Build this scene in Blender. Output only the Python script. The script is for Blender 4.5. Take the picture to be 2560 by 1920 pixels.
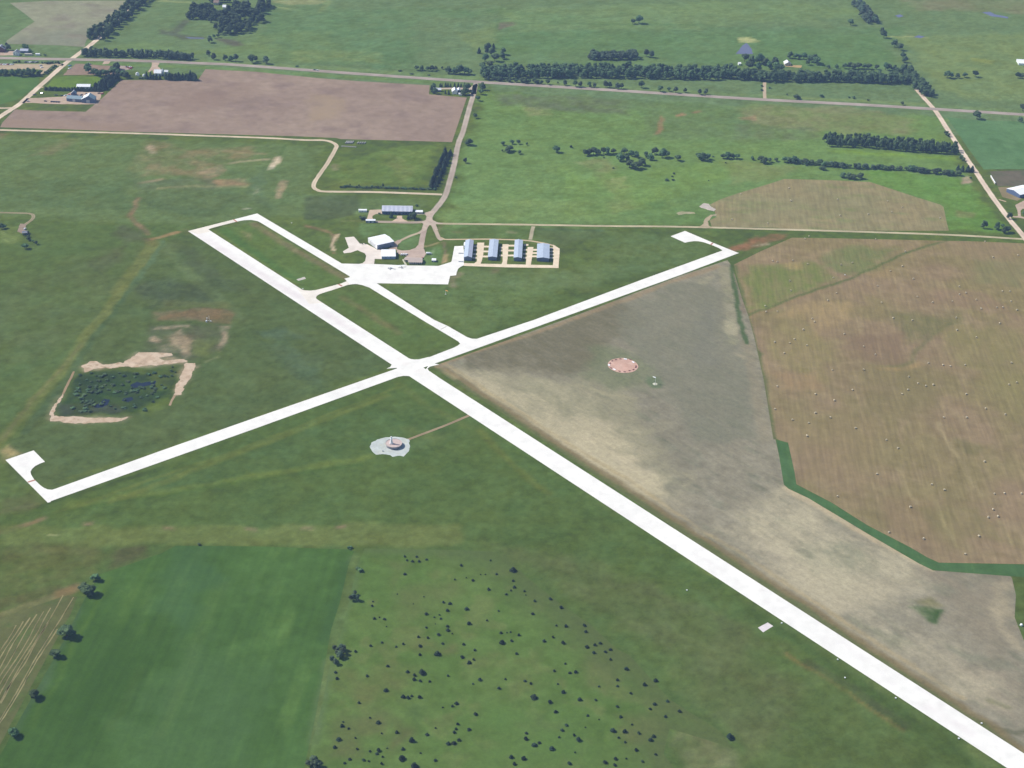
import bpy, bmesh, math, random
import numpy as np
from mathutils import Matrix, Vector
from mathutils.geometry import delaunay_2d_cdt

random.seed(7)
rng = np.random.default_rng(7)
for o in list(bpy.data.objects):
    bpy.data.objects.remove(o)
scene = bpy.context.scene
C = scene.collection

# ------------------------------------------------------------------ camera
# aerial photograph taken from a light aircraft, about 750 m above the field
F, YAW, PITCH, ROLL = 1.4, -0.0386749, 0.5243108, 0.0415970
CAM = np.array([167.04, -2263.60, 746.92])
_cy, _sy = math.cos(YAW), math.sin(YAW)
FWD = np.array([_sy * math.cos(PITCH), _cy * math.cos(PITCH), -math.sin(PITCH)])
_r = np.array([_cy, -_sy, 0.0]); _u = np.cross(_r, FWD)
_c, _s = math.cos(ROLL), math.sin(ROLL)
RGT, UPV = _c * _r + _s * _u, -_s * _r + _c * _u
cd = bpy.data.cameras.new('camera'); cam = bpy.data.objects.new('camera', cd); C.objects.link(cam)
cd.sensor_width = 36.0; cd.lens = F * 36.0; cd.clip_start = 1.0; cd.clip_end = 60000.0
m = Matrix.Identity(4)
for i in range(3):
    m[i][0], m[i][1], m[i][2], m[i][3] = RGT[i], UPV[i], -FWD[i], CAM[i]
cam.matrix_world = m
scene.camera = cam

# ------------------------------------------------------------------ light
SUN_EL, SUN_AZ = math.radians(45.5), math.radians(170.0)      # azimuth of the sun, from +x
SUNDIR = Vector((math.cos(SUN_EL) * math.cos(SUN_AZ), math.cos(SUN_EL) * math.sin(SUN_AZ), math.sin(SUN_EL)))
world = bpy.data.worlds.new('World'); scene.world = world; world.use_nodes = True
wn = world.node_tree; wn.nodes.clear()
sky = wn.nodes.new('ShaderNodeTexSky'); sky.sky_type = 'NISHITA'; sky.sun_disc = False
sky.sun_elevation = SUN_EL; sky.sun_rotation = math.pi / 2 - SUN_AZ
sky.altitude = 500; sky.air_density = 1.0; sky.dust_density = 1.0; sky.ozone_density = 1.0
bg = wn.nodes.new('ShaderNodeBackground'); bg.inputs['Strength'].default_value = 0.09
wo = wn.nodes.new('ShaderNodeOutputWorld')
wn.links.new(sky.outputs[0], bg.inputs[0]); wn.links.new(bg.outputs[0], wo.inputs[0])
sl = bpy.data.lights.new('sun', 'SUN'); sl.energy = 4.2; sl.angle = math.radians(0.53); sl.color = (1.0, 0.955, 0.89)
so = bpy.data.objects.new('sun', sl); C.objects.link(so)
so.rotation_euler = SUNDIR.to_track_quat('Z', 'Y').to_euler(); so.location = (0, 0, 3000)
scene.view_settings.view_transform = 'Standard'; scene.view_settings.look = 'None'
scene.view_settings.gamma = 1.0; scene.view_settings.use_curve_mapping = False
scene.view_settings.exposure = 0.5
HAZE_DENSITY = 6.5e-5
HAZE_COL = (0.42, 0.62, 1.0)

# ------------------------------------------------------------------ survey helpers
# frames of the aerial survey: (x0, y0, scale) of each enlarged sheet, in photo pixels
SHEET = {
 'px': (0, 0, 1), 'FD': (0, 0, 1.15732),
 '1': (0, 0, .28933), '2': (600, 0, .28933), '3': (1200, 0, .30741), '4': (1840, 0, .3255), '5': (760, 330, .23507),
 '6': (1100, 500, .18083), '7': (1400, 250, .27125), '8': (1960, 250, .27125),
 'A': (0, 330, .28933), 'B': (400, 500, .22604), 'C': (0, 700, .28933), 'D': (850, 1000, .18083), 'E': (1000, 800, .31646),
 'F': (1700, 560, .38879), 'G': (1900, 1050, .29837), 'H': (1840, 1400, .3255),
 'I': (0, 1250, .40379), 'J': (600, 1300, .27125), 'K': (1100, 1340, .29385), 'L': (780, 1600, .23508), 'M': (1200, 1600, .31646),
 'N': (900, 560, .09946), 'O': (900, 490, .09946), 'P': (0, 100, .13562), 'Q': (280, 130, .1085), 'R': (1480, 860, .09946),
 'S': (1060, 190, .07233), 'T': (2400, 400, .13256), 'U': (0, 520, .07233), 'V': (480, 770, .05425), 'W': (400, 0, .14467),
 'X': (1850, 100, .18083), 'Y': (830, 330, .05425), 'Z': (0, 1100, .18083), 'a': (1500, 500, .18083),
}
def gnd(sheet, pts):
    """sheet coordinates -> metres on the ground (N,2)"""
    x0, y0, s = SHEET[sheet]
    p = np.atleast_2d(np.array(pts, float))
    px, py = x0 + p[:, 0] * s, y0 + p[:, 1] * s
    d = (px[:, None] - 1280) * RGT - (py[:, None] - 960) * UPV + F * 2560 * FWD
    t = -CAM[2] / d[:, 2]
    return CAM[:2] + d[:, :2] * t[:, None]
def g1(sheet, x, y):
    return gnd(sheet, [(x, y)])[0]

# ------------------------------------------------------------------ albedo from observed colour
ILLUM = np.array([1.64, 1.67, 1.76])       # sunlit flat ground, radiance per unit albedo
AIR = np.array([0.195, 0.33, 0.62])        # air light per unit of (1-T)
def lin(c):
    c = np.asarray(c, float) / 255.0
    return np.where(c <= 0.04045, c / 12.92, ((c + 0.055) / 1.055) ** 2.4)
def trans(xy):
    d = np.sqrt(((np.asarray(xy, float) - CAM[:2]) ** 2).sum(-1) + CAM[2] ** 2)
    return np.exp(-d * HAZE_DENSITY)
def alb(c, xy):
    """albedo of a sunlit level surface that looks like sRGB c at ground position xy"""
    T = trans(xy)[..., None]
    return np.clip((lin(c) - AIR * (1 - T)) / (ILLUM * T), 0.006, 0.76)

# ------------------------------------------------------------------ noise
def _hash(ix, iy, seed):
    with np.errstate(over='ignore'):
        h = (ix.astype(np.uint32) * np.uint32(374761393) + iy.astype(np.uint32) * np.uint32(668265263) + np.uint32((seed * 1274126177) & 0xffffffff))
        h = (h ^ (h >> np.uint32(13))) * np.uint32(1274126177)
        h ^= h >> np.uint32(16)
    return h.astype(np.float64) / 4294967295.0
def vnoise(x, y, seed=0):
    ix, iy = np.floor(x).astype(np.int64), np.floor(y).astype(np.int64)
    fx, fy = x - ix, y - iy
    fx = fx * fx * fx * (fx * (fx * 6 - 15) + 10); fy = fy * fy * fy * (fy * (fy * 6 - 15) + 10)
    a, b = _hash(ix, iy, seed), _hash(ix + 1, iy, seed)
    c, d = _hash(ix, iy + 1, seed), _hash(ix + 1, iy + 1, seed)
    return (a + (b - a) * fx) * (1 - fy) + (c + (d - c) * fx) * fy
def fbm(x, y, scale, octv=4, seed=0, gain=.55):
    """0..1, feature size = scale metres"""
    s, a, n, f = 0, 1, 0, 1.0 / scale
    for i in range(octv):
        ca, sa = math.cos(i * 1.1 + .3), math.sin(i * 1.1 + .3)
        s = s + a * vnoise((x * ca - y * sa) * f + 17.3 * i, (x * sa + y * ca) * f - 9.1 * i, seed + i * 31)
        n += a; a *= gain; f *= 2.07
    return s / n
def stretch(x, y, ang, along, across):
    ca, sa = math.cos(ang), math.sin(ang)
    return (x * ca + y * sa) / along, (-x * sa + y * ca) / across
def sm(e0, e1, v):
    t = np.clip((v - e0) / (e1 - e0 + 1e-9), 0, 1)
    return t * t * (3 - 2 * t)

# ------------------------------------------------------------------ soft ground patches
GRAIN = {}       # grain direction of worked fields: angle, length, width
PATCHES = []     # dict(kind, pts(world), col, feather, op, w, brk, warp, on)
def blob(sheet, pts, col, feather=12, op=1.0, brk=.5, warp=None, on=None, bs=14):
    PATCHES.append(dict(k='p', pts=gnd(sheet, pts), col=col, f=feather, op=op, brk=brk, warp=feather * .8 if warp is None else warp, on=on, bs=bs))
def stroke(sheet, pts, col, w, feather=3, op=1.0, brk=.4, warp=None, on=None, bs=14):
    PATCHES.append(dict(k='s', pts=gnd(sheet, pts), col=col, w=w, f=feather, op=op, brk=brk, warp=min(feather, 3) if warp is None else warp, on=on, bs=bs))
def inside(poly, x, y):
    r = np.zeros(x.shape, bool)
    n = len(poly)
    for i in range(n):
        (x1, y1), (x2, y2) = poly[i], poly[(i + 1) % n]
        if y1 == y2: continue
        c = ((y1 > y) != (y2 > y)) & (x < (x2 - x1) * (y - y1) / (y2 - y1) + x1)
        r ^= c
    return r
def segdist(pts, x, y, closed):
    d = np.full(x.shape, 1e18)
    n = len(pts)
    for i in range(n if closed else n - 1):
        ax, ay = pts[i]; bx, by = pts[(i + 1) % n]
        dx, dy = bx - ax, by - ay
        t = np.clip(((x - ax) * dx + (y - ay) * dy) / (dx * dx + dy * dy + 1e-9), 0, 1)
        d = np.minimum(d, (x - ax - t * dx) ** 2 + (y - ay - t * dy) ** 2)
    return np.sqrt(d)
def paint(col, x, y, layer):
    """lay the soft patches of this layer over the base colours (apparent sRGB)"""
    wx, wy = fbm(x, y, 26, 4, 501) - .5, fbm(x, y, 26, 4, 777) - .5
    for k, p in enumerate(PATCHES):
        if (p['on'] or 'ground') != layer and p['on'] != '*': continue
        pad = p['f'] * 1.5 + p.get('w', 0) + p['warp']
        lo, hi = p['pts'].min(0) - pad, p['pts'].max(0) + pad
        s = np.nonzero((x > lo[0]) & (x < hi[0]) & (y > lo[1]) & (y < hi[1]))[0]
        if not len(s): continue
        X, Y = x[s] + wx[s] * 2.4 * p['warp'], y[s] + wy[s] * 2.4 * p['warp']
        d = segdist(p['pts'], X, Y, p['k'] == 'p')
        if p['k'] == 'p':
            sd = np.where(inside(p['pts'], X, Y), -d, d)
            mk = 1 - sm(-p['f'] * .6, p['f'] * .6, sd)
        else:
            mk = 1 - sm(p['w'] * .5 - p['f'] * .5, p['w'] * .5 + p['f'] * .5, d)
        if p['brk'] > 0:
            if layer in GRAIN:
                sx, sy = stretch(x[s], y[s], *GRAIN[layer]); n = sm(.36, .64, .5 * fbm(sx, sy, 1.0, 5, 900 + k, .65) + .5 * fbm(x[s], y[s], p['bs'], 5, 950 + k, .7))
            else: n = sm(.3, .7, fbm(x[s], y[s], p['bs'], 4, 900 + k))
            mk = mk * (1 - p['brk'] * (1 - n))
        mk = (mk * p['op'])[:, None]
        col[s] = col[s] * (1 - mk) + np.array(p['col'], float) * mk
    return col
def base_mix(x, y, cols, scale=70, seed=1, streak=None, fine=9, contrast=1.0):
    """mottled base from three apparent colours"""
    c0, c1, c2 = [np.array(c, float) for c in cols]
    n = fbm(x, y, scale, 5, seed); q = fbm(x, y, scale * .35, 5, seed + 5)
    if streak:
        sx, sy = stretch(x, y, *streak[:3]); q = q * .35 + .65 * fbm(sx, sy, 1.0, 4, seed + 9)
    a = sm(.5 - .22 / contrast, .5 + .22 / contrast, n)[:, None]; b = sm(.52, .52 + .25 / contrast, q)[:, None]
    col = c0 * (1 - a) + c1 * a
    col = col * (1 - b) + c2 * b
    fn = fbm(x, y, fine, 3, seed + 3) - .5
    return np.clip(col * (1 + .16 * contrast * fn[:, None]), 0, 300)

# ------------------------------------------------------------------ materials
MATS = {}
def nodes(name):
    mt = bpy.data.materials.new(name); mt.use_nodes = True
    nt = mt.node_tree; nt.nodes.clear()
    out = nt.nodes.new('ShaderNodeOutputMaterial'); b = nt.nodes.new('ShaderNodeBsdfPrincipled')
    nt.links.new(b.outputs[0], out.inputs[0])
    return mt, nt, b
def ground_mat(name, fine=.22, grain=.16, rows=None, rough=.95):
    """colour from the surveyed albedo, broken up by fine procedural grain and optional rows"""
    mt, nt, b = nodes(name); L = nt.links.new; N = nt.nodes.new
    at = N('ShaderNodeAttribute'); at.attribute_name = 'albedo'
    ge = N('ShaderNodeNewGeometry')
    n1 = N('ShaderNodeTexNoise'); n1.inputs['Scale'].default_value = .20; n1.inputs['Detail'].default_value = 6; n1.inputs['Roughness'].default_value = .72
    n2 = N('ShaderNodeTexNoise'); n2.inputs['Scale'].default_value = .55; n2.inputs['Detail'].default_value = 4; n2.inputs['Roughness'].default_value = .7
    L(ge.outputs['Position'], n1.inputs['Vector']); L(ge.outputs['Position'], n2.inputs['Vector'])
    def mth(op, a, c):
        k = N('ShaderNodeMath'); k.operation = op
        for i, v in enumerate((a, c)):
            if isinstance(v, (int, float)): k.inputs[i].default_value = v
            else: L(v, k.inputs[i])
        return k.outputs[0]
    v = mth('MULTIPLY_ADD', n1.outputs[0], fine * 2); nt.nodes[-1].inputs[2].default_value = 1 - fine
    w = mth('MULTIPLY_ADD', n2.outputs[0], grain * 2); nt.nodes[-1].inputs[2].default_value = 1 - grain
    v = mth('MULTIPLY', v, w)
    if rows:
        ang, per, amp, length = rows
        mp = N('ShaderNodeMapping'); mp.inputs['Rotation'].default_value = (0, 0, -ang); 
        mp2 = N('ShaderNodeMapping'); mp2.inputs['Scale'].default_value = (1.0 / length, 1.0 / per, 0.0)
        L(ge.outputs['Position'], mp.inputs[0]); L(mp.outputs[0], mp2.inputs[0])
        n3 = N('ShaderNodeTexNoise'); n3.inputs['Scale'].default_value = 1.0; n3.inputs['Detail'].default_value = 3
        L(mp2.outputs[0], n3.inputs['Vector'])
        w = mth('MULTIPLY_ADD', n3.outputs[0], amp * 2); nt.nodes[-1].inputs[2].default_value = 1 - amp
        v = mth('MULTIPLY', v, w)
    vm = N('ShaderNodeVectorMath'); vm.operation = 'SCALE'
    L(at.outputs['Color'], vm.inputs[0]); L(v, vm.inputs['Scale'])
    L(vm.outputs[0], b.inputs['Base Color'])
    b.inputs['Roughness'].default_value = rough; b.inputs['Specular IOR Level'].default_value = .08
    MATS[name] = mt
    return mt
def plain(name, col, rough=.6, spec=.3, metal=0.0, var=.12, scale=1.2, ribs=None):
    """procedural surface: base colour with weathering noise, optional sheet-metal ribs"""
    if name in MATS: return MATS[name]
    mt, nt, b = nodes(name); L = nt.links.new; N = nt.nodes.new
    tc = N('ShaderNodeTexCoord')
    n = N('ShaderNodeTexNoise'); n.inputs['Scale'].default_value = scale; n.inputs['Detail'].default_value = 4
    L(tc.outputs['Object'], n.inputs['Vector'])
    r = N('ShaderNodeValToRGB')
    r.color_ramp.elements[0].position, r.color_ramp.elements[1].position = .3, .7
    r.color_ramp.elements[0].color = tuple(max(0, c * (1 - var)) for c in col) + (1,)
    r.color_ramp.elements[1].color = tuple(min(1, c * (1 + var)) for c in col) + (1,)
    L(n.outputs[0], r.inputs[0]); L(r.outputs[0], b.inputs['Base Color'])
    if ribs:
        wv = N('ShaderNodeTexWave'); wv.bands_direction = ribs[0]; wv.inputs['Scale'].default_value = ribs[1]
        L(tc.outputs['Object'], wv.inputs['Vector'])
        bp = N('ShaderNodeBump'); bp.inputs['Strength'].default_value = .35; bp.inputs['Distance'].default_value = .05
        L(wv.outputs[1], bp.inputs['Height']); L(bp.outputs[0], b.inputs['Normal'])
    b.inputs['Roughness'].default_value = rough; b.inputs['Specular IOR Level'].default_value = spec
    b.inputs['Metallic'].default_value = metal
    MATS[name] = mt
    return mt
def leaf_mat(name, dark, light, hue=.05):
    mt, nt, b = nodes(name); L = nt.links.new; N = nt.nodes.new
    oi = N('ShaderNodeObjectInfo'); ge = N('ShaderNodeNewGeometry')
    n = N('ShaderNodeTexNoise'); n.inputs['Scale'].default_value = .55; n.inputs['Detail'].default_value = 3
    L(ge.outputs['Position'], n.inputs['Vector'])
    r = N('ShaderNodeValToRGB'); r.color_ramp.elements[0].position, r.color_ramp.elements[1].position = .3, .72
    r.color_ramp.elements[0].color = tuple(dark) + (1,); r.color_ramp.elements[1].color = tuple(light) + (1,)
    n2 = N('ShaderNodeTexNoise'); n2.inputs['Scale'].default_value = .09; n2.inputs['Detail'].default_value = 1
    L(ge.outputs['Position'], n2.inputs['Vector'])
    mx = N('ShaderNodeMath'); mx.operation = 'MULTIPLY_ADD'; mx.inputs[1].default_value = .9; mx.inputs[2].default_value = -.45
    ad = N('ShaderNodeMath'); ad.operation = 'ADD'
    L(n2.outputs[0], mx.inputs[0]); L(mx.outputs[0], ad.inputs[0]); L(n.outputs[0], ad.inputs[1]); L(ad.outputs[0], r.inputs[0])
    hs = N('ShaderNodeHueSaturation')
    a = N('ShaderNodeMath'); a.operation = 'MULTIPLY_ADD'; a.inputs[1].default_value = hue; a.inputs[2].default_value = .5 - hue * .5
    v = N('ShaderNodeMath'); v.operation = 'MULTIPLY_ADD'; v.inputs[1].default_value = .7; v.inputs[2].default_value = .65
    L(oi.outputs['Random'], a.inputs[0]); L(oi.outputs['Random'], v.inputs[0])
    L(a.outputs[0], hs.inputs['Hue']); L(v.outputs[0], hs.inputs['Value']); L(r.outputs[0], hs.inputs['Color'])
    L(hs.outputs[0], b.inputs['Base Color'])
    b.inputs['Roughness'].default_value = .85; b.inputs['Specular IOR Level'].default_value = .12
    MATS[name] = mt
    return mt

# ------------------------------------------------------------------ mesh helpers
def link(o, parent=None):
    C.objects.link(o)
    if parent is not None: o.parent = parent
    return o
def mesh_obj(name, verts, faces, mat, parent=None, smooth=False):
    me = bpy.data.meshes.new(name); me.from_pydata([tuple(v) for v in verts], [], [tuple(f) for f in faces])
    if mat: me.materials.append(mat)
    if smooth:
        me.polygons.foreach_set('use_smooth', [True] * len(me.polygons))
    me.update()
    return link(bpy.data.objects.new(name, me), parent)
def put_albedo(me, col):
    a = me.attributes.new('albedo', 'FLOAT_COLOR', 'POINT')
    rgba = np.ones((len(col), 4), np.float32); rgba[:, :3] = col
    a.data.foreach_set('color', rgba.ravel())
def struct(o, label=None):
    o['kind'] = 'structure'
    if label: o['label'] = label
    return o
def tri_mesh(name, xy, tris, z, col, mat):
    me = bpy.data.meshes.new(name)
    n, t = len(xy), len(tris)
    co = np.zeros((n, 3), np.float32); co[:, :2] = xy; co[:, 2] = z
    k = tris.shape[1]
    me.vertices.add(n); me.vertices.foreach_set('co', co.ravel())
    me.loops.add(t * k); me.loops.foreach_set('vertex_index', tris.astype(np.int32).ravel())
    me.polygons.add(t); me.polygons.foreach_set('loop_start', np.arange(0, t * k, k, dtype=np.int32))
    me.update(calc_edges=True)
    put_albedo(me, col); me.materials.append(mat)
    return link(bpy.data.objects.new(name, me))
def spacing_at(xy):
    d = math.hypot(*(np.asarray(xy) - CAM[:2]))
    return max(2.0, 2.0 + (d - 1100) / 330.0)
def sheet(name, poly, z, cols, mat, layer=None, scale=60, seed=1, streak=None, sp=None, fine=9, contrast=1.0, label=None, rough=0.0):
    """a level field or yard with clean surveyed edges and mottled albedo"""
    poly = np.asarray(poly, float)
    sp = sp or spacing_at(poly.mean(0))
    bnd = []
    for i in range(len(poly)):
        a, b = poly[i], poly[(i + 1) % len(poly)]
        k = max(1, int(np.linalg.norm(b - a) / sp))
        for j in range(k): bnd.append(a + (b - a) * j / k)
    bnd = np.array(bnd)
    if rough > 0:
        bnd = bnd + rough * np.stack([fbm(bnd[:, 0], bnd[:, 1], 7, 3, seed + 70) - .5, fbm(bnd[:, 0], bnd[:, 1], 7, 3, seed + 90) - .5], 1) * 2
    lo, hi = bnd.min(0), bnd.max(0)
    gx, gy = np.meshgrid(np.arange(lo[0], hi[0], sp), np.arange(lo[1], hi[1], sp))
    gx = gx.ravel() + rng.uniform(-.25, .25, gx.size) * sp; gy = gy.ravel() + rng.uniform(-.25, .25, gy.size) * sp
    s = inside(bnd, gx, gy)
    gx, gy = gx[s], gy[s]
    if len(gx):
        s = segdist(bnd, gx, gy, True) > sp * .45
        gx, gy = gx[s], gy[s]
    off = bnd.mean(0)
    pts = np.concatenate([bnd, np.stack([gx, gy], 1)])
    nb = len(bnd)
    vs, _, fs, *_ = delaunay_2d_cdt([Vector(p) for p in (pts - off)], [(i, (i + 1) % nb) for i in range(nb)], [], 1, 1e-4)
    xy = np.array([(v[0], v[1]) for v in vs]) + off
    tris = np.array([f if len(f) == 3 else f[:3] for f in fs])
    # face up
    p0, p1, p2 = xy[tris[:, 0]], xy[tris[:, 1]], xy[tris[:, 2]]
    cr = (p1[:, 0] - p0[:, 0]) * (p2[:, 1] - p0[:, 1]) - (p1[:, 1] - p0[:, 1]) * (p2[:, 0] - p0[:, 0])
    tris[cr < 0] = tris[cr < 0][:, ::-1]
    col = base_mix(xy[:, 0], xy[:, 1], cols, scale, seed, streak, fine, contrast)
    if layer: col = paint(col, xy[:, 0], xy[:, 1], layer)
    return struct(tri_mesh(name, xy, tris, z, alb(col, xy), mat), label)
def smooth_line(p, step):
    p = np.asarray(p, float); out = []
    q = np.concatenate([[2 * p[0] - p[1]], p, [2 * p[-1] - p[-2]]])
    for i in range(1, len(q) - 2):
        a, b, c, d = q[i - 1:i + 3]
        k = max(1, int(np.linalg.norm(c - b) / step))
        for j in range(k):
            t = j / k
            out.append(.5 * ((2 * b) + (-a + c) * t + (2 * a - 5 * b + 4 * c - d) * t * t + (-a + 3 * b - 3 * c + d) * t ** 3))
    out.append(p[-1])
    return np.array(out)
def road(name, sheetid, pts, w, z, col, edge, mat, seed=3, track=0.0, rough=.5, curve=True, label=None, step=4.0):
    """road strip: crown, wheel tracks and ragged verge"""
    p = gnd(sheetid, pts) if isinstance(sheetid, str) else np.asarray(pts, float)
    p = smooth_line(p, step) if curve else p
    t = np.gradient(p, axis=0); t /= np.linalg.norm(t, axis=1)[:, None] + 1e-9
    nrm = np.stack([-t[:, 1], t[:, 0]], 1)
    lanes = np.array([-.5, -.42, -.27, -.12, 0, .12, .27, .42, .5])
    V = []; lat = []
    for j, l in enumerate(lanes):
        off = l * w * np.ones(len(p))
        if abs(l) == .5: off = off + np.sign(l) * rough * 2 * (fbm(p[:, 0], p[:, 1], 6, 3, seed + j) - .5)
        V.append(p + nrm * off[:, None]); lat.append(np.full(len(p), l))
    n, k = len(p), len(lanes)
    xy = np.concatenate(V); lat = np.concatenate(lat)
    f = []
    for j in range(k - 1):
        a = np.arange(n - 1) + j * n
        f.append(np.stack([a, a + 1, a + n + 1, a + n], 1))
    f = np.concatenate(f)
    c = np.tile(np.array(col, float), (len(xy), 1))
    e = sm(.40, .52, np.abs(lat))[:, None] * .75
    c = c * (1 - e) + np.array(edge, float) * e
    if track: c *= (1 + track * (np.isin(np.abs(lat), [.27]) * 1.0 - .5))[:, None]
    c *= (1 + .12 * (fbm(xy[:, 0], xy[:, 1], 18, 4, seed) - .5) * 2)[:, None]
    c = np.clip(c, 0, 255)
    # upward faces
    p0, p1, p2 = xy[f[0, 0]], xy[f[0, 1]], xy[f[0, 2]]
    if (p1[0] - p0[0]) * (p2[1] - p0[1]) - (p1[1] - p0[1]) * (p2[0] - p0[0]) < 0: f = f[:, ::-1]
    return struct(tri_mesh(name, xy, f, z, alb(c, xy), mat), label)

# ================================================================== GROUND
GRASS = ground_mat('grass_ground', .42, .28)
FIELD = ground_mat('field_ground', .34, .24)
SOIL = ground_mat('soil_ground', .16, .13)
RUNDIR = gnd('px', [(2517, 1920)])[0] - gnd('px', [(470, 578)])[0]
RUNANG = math.atan2(RUNDIR[1], RUNDIR[0])
_h = gnd('F', [(1750, 300), (2050, 1100)]); ROWANG = math.atan2(*(_h[0] - _h[1])[::-1])
_h = gnd('I', [(900, 400), (450, 1300)]); CROPANG = math.atan2(*(_h[0] - _h[1])[::-1])
HAY = ground_mat('hay_ground', .22, .16, rows=(ROWANG, 3.6, .34, 45))
MOWN = ground_mat('mown_ground', .40, .26, rows=(RUNANG, 3.4, .18, 16))
CROP = ground_mat('crop_ground', .24, .2, rows=(CROPANG, 5, .20, 110))
GRAIN.update({'mown': (RUNANG, 26, 7), 'hay': (ROWANG, 40, 6.5), 'crop': (CROPANG, 60, 9)})
PAVE = ground_mat('concrete_pavement', .05, .04, rough=.85)
GRAVEL = ground_mat('gravel_surface', .08, .12)
ASPH = ground_mat('asphalt_surface', .07, .06, rough=.9)

# ---- broad tones of the grassland (observed colour of each tract)
N_FAR = (107, 135, 112)
blob('FD', [(-300, -60), (2500, -60), (2500, 330), (1000, 190), (-300, 130)], N_FAR, 40, 1, 0)
blob('FD', [(900, 40), (1080, 30), (1060, 100), (1900, 160), (1960, 60), (1500, 60), (1100, 20), (560, 20), (600, 130), (900, 150)], (97, 134, 108), 30, .7, .4, bs=60)
blob('FD', [(1080, 70), (1900, 75), (1950, 150), (1050, 140)], (98, 133, 104), 25, .7, .35, bs=50)
blob('FD', [(1080, 20), (1700, 0), (1900, 30), (1500, 62), (1100, 66)], (118, 147, 114), 25, .8, .4, bs=60)
blob('FD', [(1950, 0), (2260, 0), (2260, 30), (1980, 22)], (140, 138, 118), 22, .7, .5, bs=40)
blob('FD', [(1940, 80), (2260, 70), (2260, 230), (2030, 200)], (125, 147, 110), 22, .8, .4, bs=45)
blob('FD', [(560, 80), (700, 60), (760, 130), (600, 130)], (112, 138, 106), 25, .6, .4, bs=40)
blob('FD', [(560, 60), (540, 90), (420, 110), (300, 90), (230, 110), (600, 125)], (116, 144, 106), 18, .6, .4, bs=40)
blob('W', [(0, 500), (200, 540), (420, 600), (760, 640), (760, 680), (420, 680), (150, 600), (0, 590)], (98, 108, 108), 6, .8, .3)
stroke('W', [(450, 360), (380, 440), (270, 540)], (98, 108, 108), 16, 8, .8, .2)
blob('W', [(940, 660), (1150, 670), (1400, 720), (1480, 780), (1300, 800), (1100, 740)], (108, 110, 110), 6, .85, .2)
stroke('W', [(1770, 745), (1950, 735), (2212, 760)], (96, 122, 104), 10, 8, .7, .2)
stroke('W', [(0, 10), (600, 50)], (165, 175, 135), 7, 3, .9, .1)
stroke('W', [(1790, 80), (1900, 110), (2212, 150)], (150, 165, 125), 8, 5, .8, .2)
blob('2', [(280, 0), (780, 0), (690, 35), (430, 45), (300, 20)], (160, 165, 130), 8, .8, .2)
stroke('2', [(780, 10), (680, 110)], (135, 155, 118), 9, 6, .6, .2)
blob('2', [(420, 440), (640, 430), (1200, 450), (1250, 540), (500, 540)], (130, 150, 112), 14, .6, .6)
blob('2', [(1900, 300), (2212, 200), (2212, 350), (2000, 440)], (125, 148, 110), 18, .6, .5)
blob('3', [(150, 180), (290, 180), (290, 200), (150, 245)], (120, 118, 110), 4, .9, .1)
stroke('3', [(175, 60), (160, 180), (110, 390)], (92, 122, 96), 6, 3, .7, .3)
stroke('3', [(200, 188), (900, 195), (1900, 205)], (90, 125, 100), 8, 6, .6, .4)
blob('3', [(2090, 300), (2200, 300), (2280, 340), (2100, 350)], (190, 192, 145), 5, .9, .5, bs=5)
stroke('4', [(1170, 280), (1350, 285), (1460, 290)], (170, 175, 130), 7, 4, .7, .4)
blob('4', [(1800, 440), (2000, 470), (1950, 490), (1820, 470)], (150, 160, 100), 8, .7, .4)
stroke('4', [(250, 745), (900, 770), (1450, 800)], (135, 152, 120), 7, 5, .7, .5)
stroke('4', [(1560, 850), (2212, 890)], (128, 150, 115), 10, 5, .5, .5)
# strip between highway and belt, verges
stroke('px', [(500, 152), (889, 175), (1190, 196), (1507, 216), (1880, 239), (2165, 254), (2560, 279)], (120, 148, 112), 16, 8, .7, .4)
stroke('px', [(200, 158), (500, 169), (889, 193), (1100, 206)], (108, 140, 102), 14, 7, .9, .3)
# tract between highway and the grass lane (right of the airport road)
blob('FD', [(1040, 200), (2030, 250), (2130, 480), (960, 490)], (110, 143, 102), 22, 1, 0)
blob('3', [(150, 770), (600, 780), (1150, 800), (1250, 850), (1200, 930), (700, 900), (350, 870), (170, 850)], (102, 118, 106), 14, .9, .45)
blob('3', [(1100, 800), (2200, 870), (2250, 1150), (1300, 1130), (1350, 960)], (103, 130, 104), 18, .8, .4)
blob('3', [(340, 870), (580, 870), (580, 940), (400, 940)], (140, 148, 115), 9, .7, .5)
blob('4', [(0, 820), (900, 820), (1350, 900), (1400, 1030), (700, 1020), (100, 960)], (134, 140, 112), 16, .85, .5, bs=24)
blob('4', [(0, 960), (600, 980), (640, 1080), (0, 1060)], (105, 122, 105), 14, .7, .5)
blob('3', [(1480, 940), (1500, 970), (1470, 1090), (1420, 1100), (1440, 1040)], (174, 136, 110), 5, .8, .2)
blob('3', [(1580, 935), (1650, 910), (1670, 935), (1600, 950)], (174, 138, 112), 4, .8, .2)
blob('3', [(1720, 915), (1790, 895), (1800, 910), (1740, 925)], (165, 130, 108), 5, .7, .3)
blob('7', [(1640, 170), (1800, 135), (1820, 190), (1660, 190)], (170, 140, 116), 6, .75, .3)
blob('7', [(150, 560), (420, 540), (620, 800), (700, 1000), (450, 1050), (420, 780)], (140, 142, 112), 14, .55, .6)
blob('7', [(470, 720), (640, 710), (560, 770), (490, 760)], (195, 178, 160), 4, .85, .4)
blob('7', [(0, 600), (200, 700), (900, 640), (1200, 600), (1700, 600), (1300, 820), (800, 1000), (0, 1120)], (116, 150, 98), 20, .7, .45, bs=30)
blob('7', [(1500, 560), (2212, 600), (2100, 720), (1600, 780)], (135, 147, 112), 14, .6, .4)
blob('7', [(800, 950), (1260, 1000), (1330, 1080), (1250, 1150), (750, 1150)], (102, 138, 98), 10, .7, .3)
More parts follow.
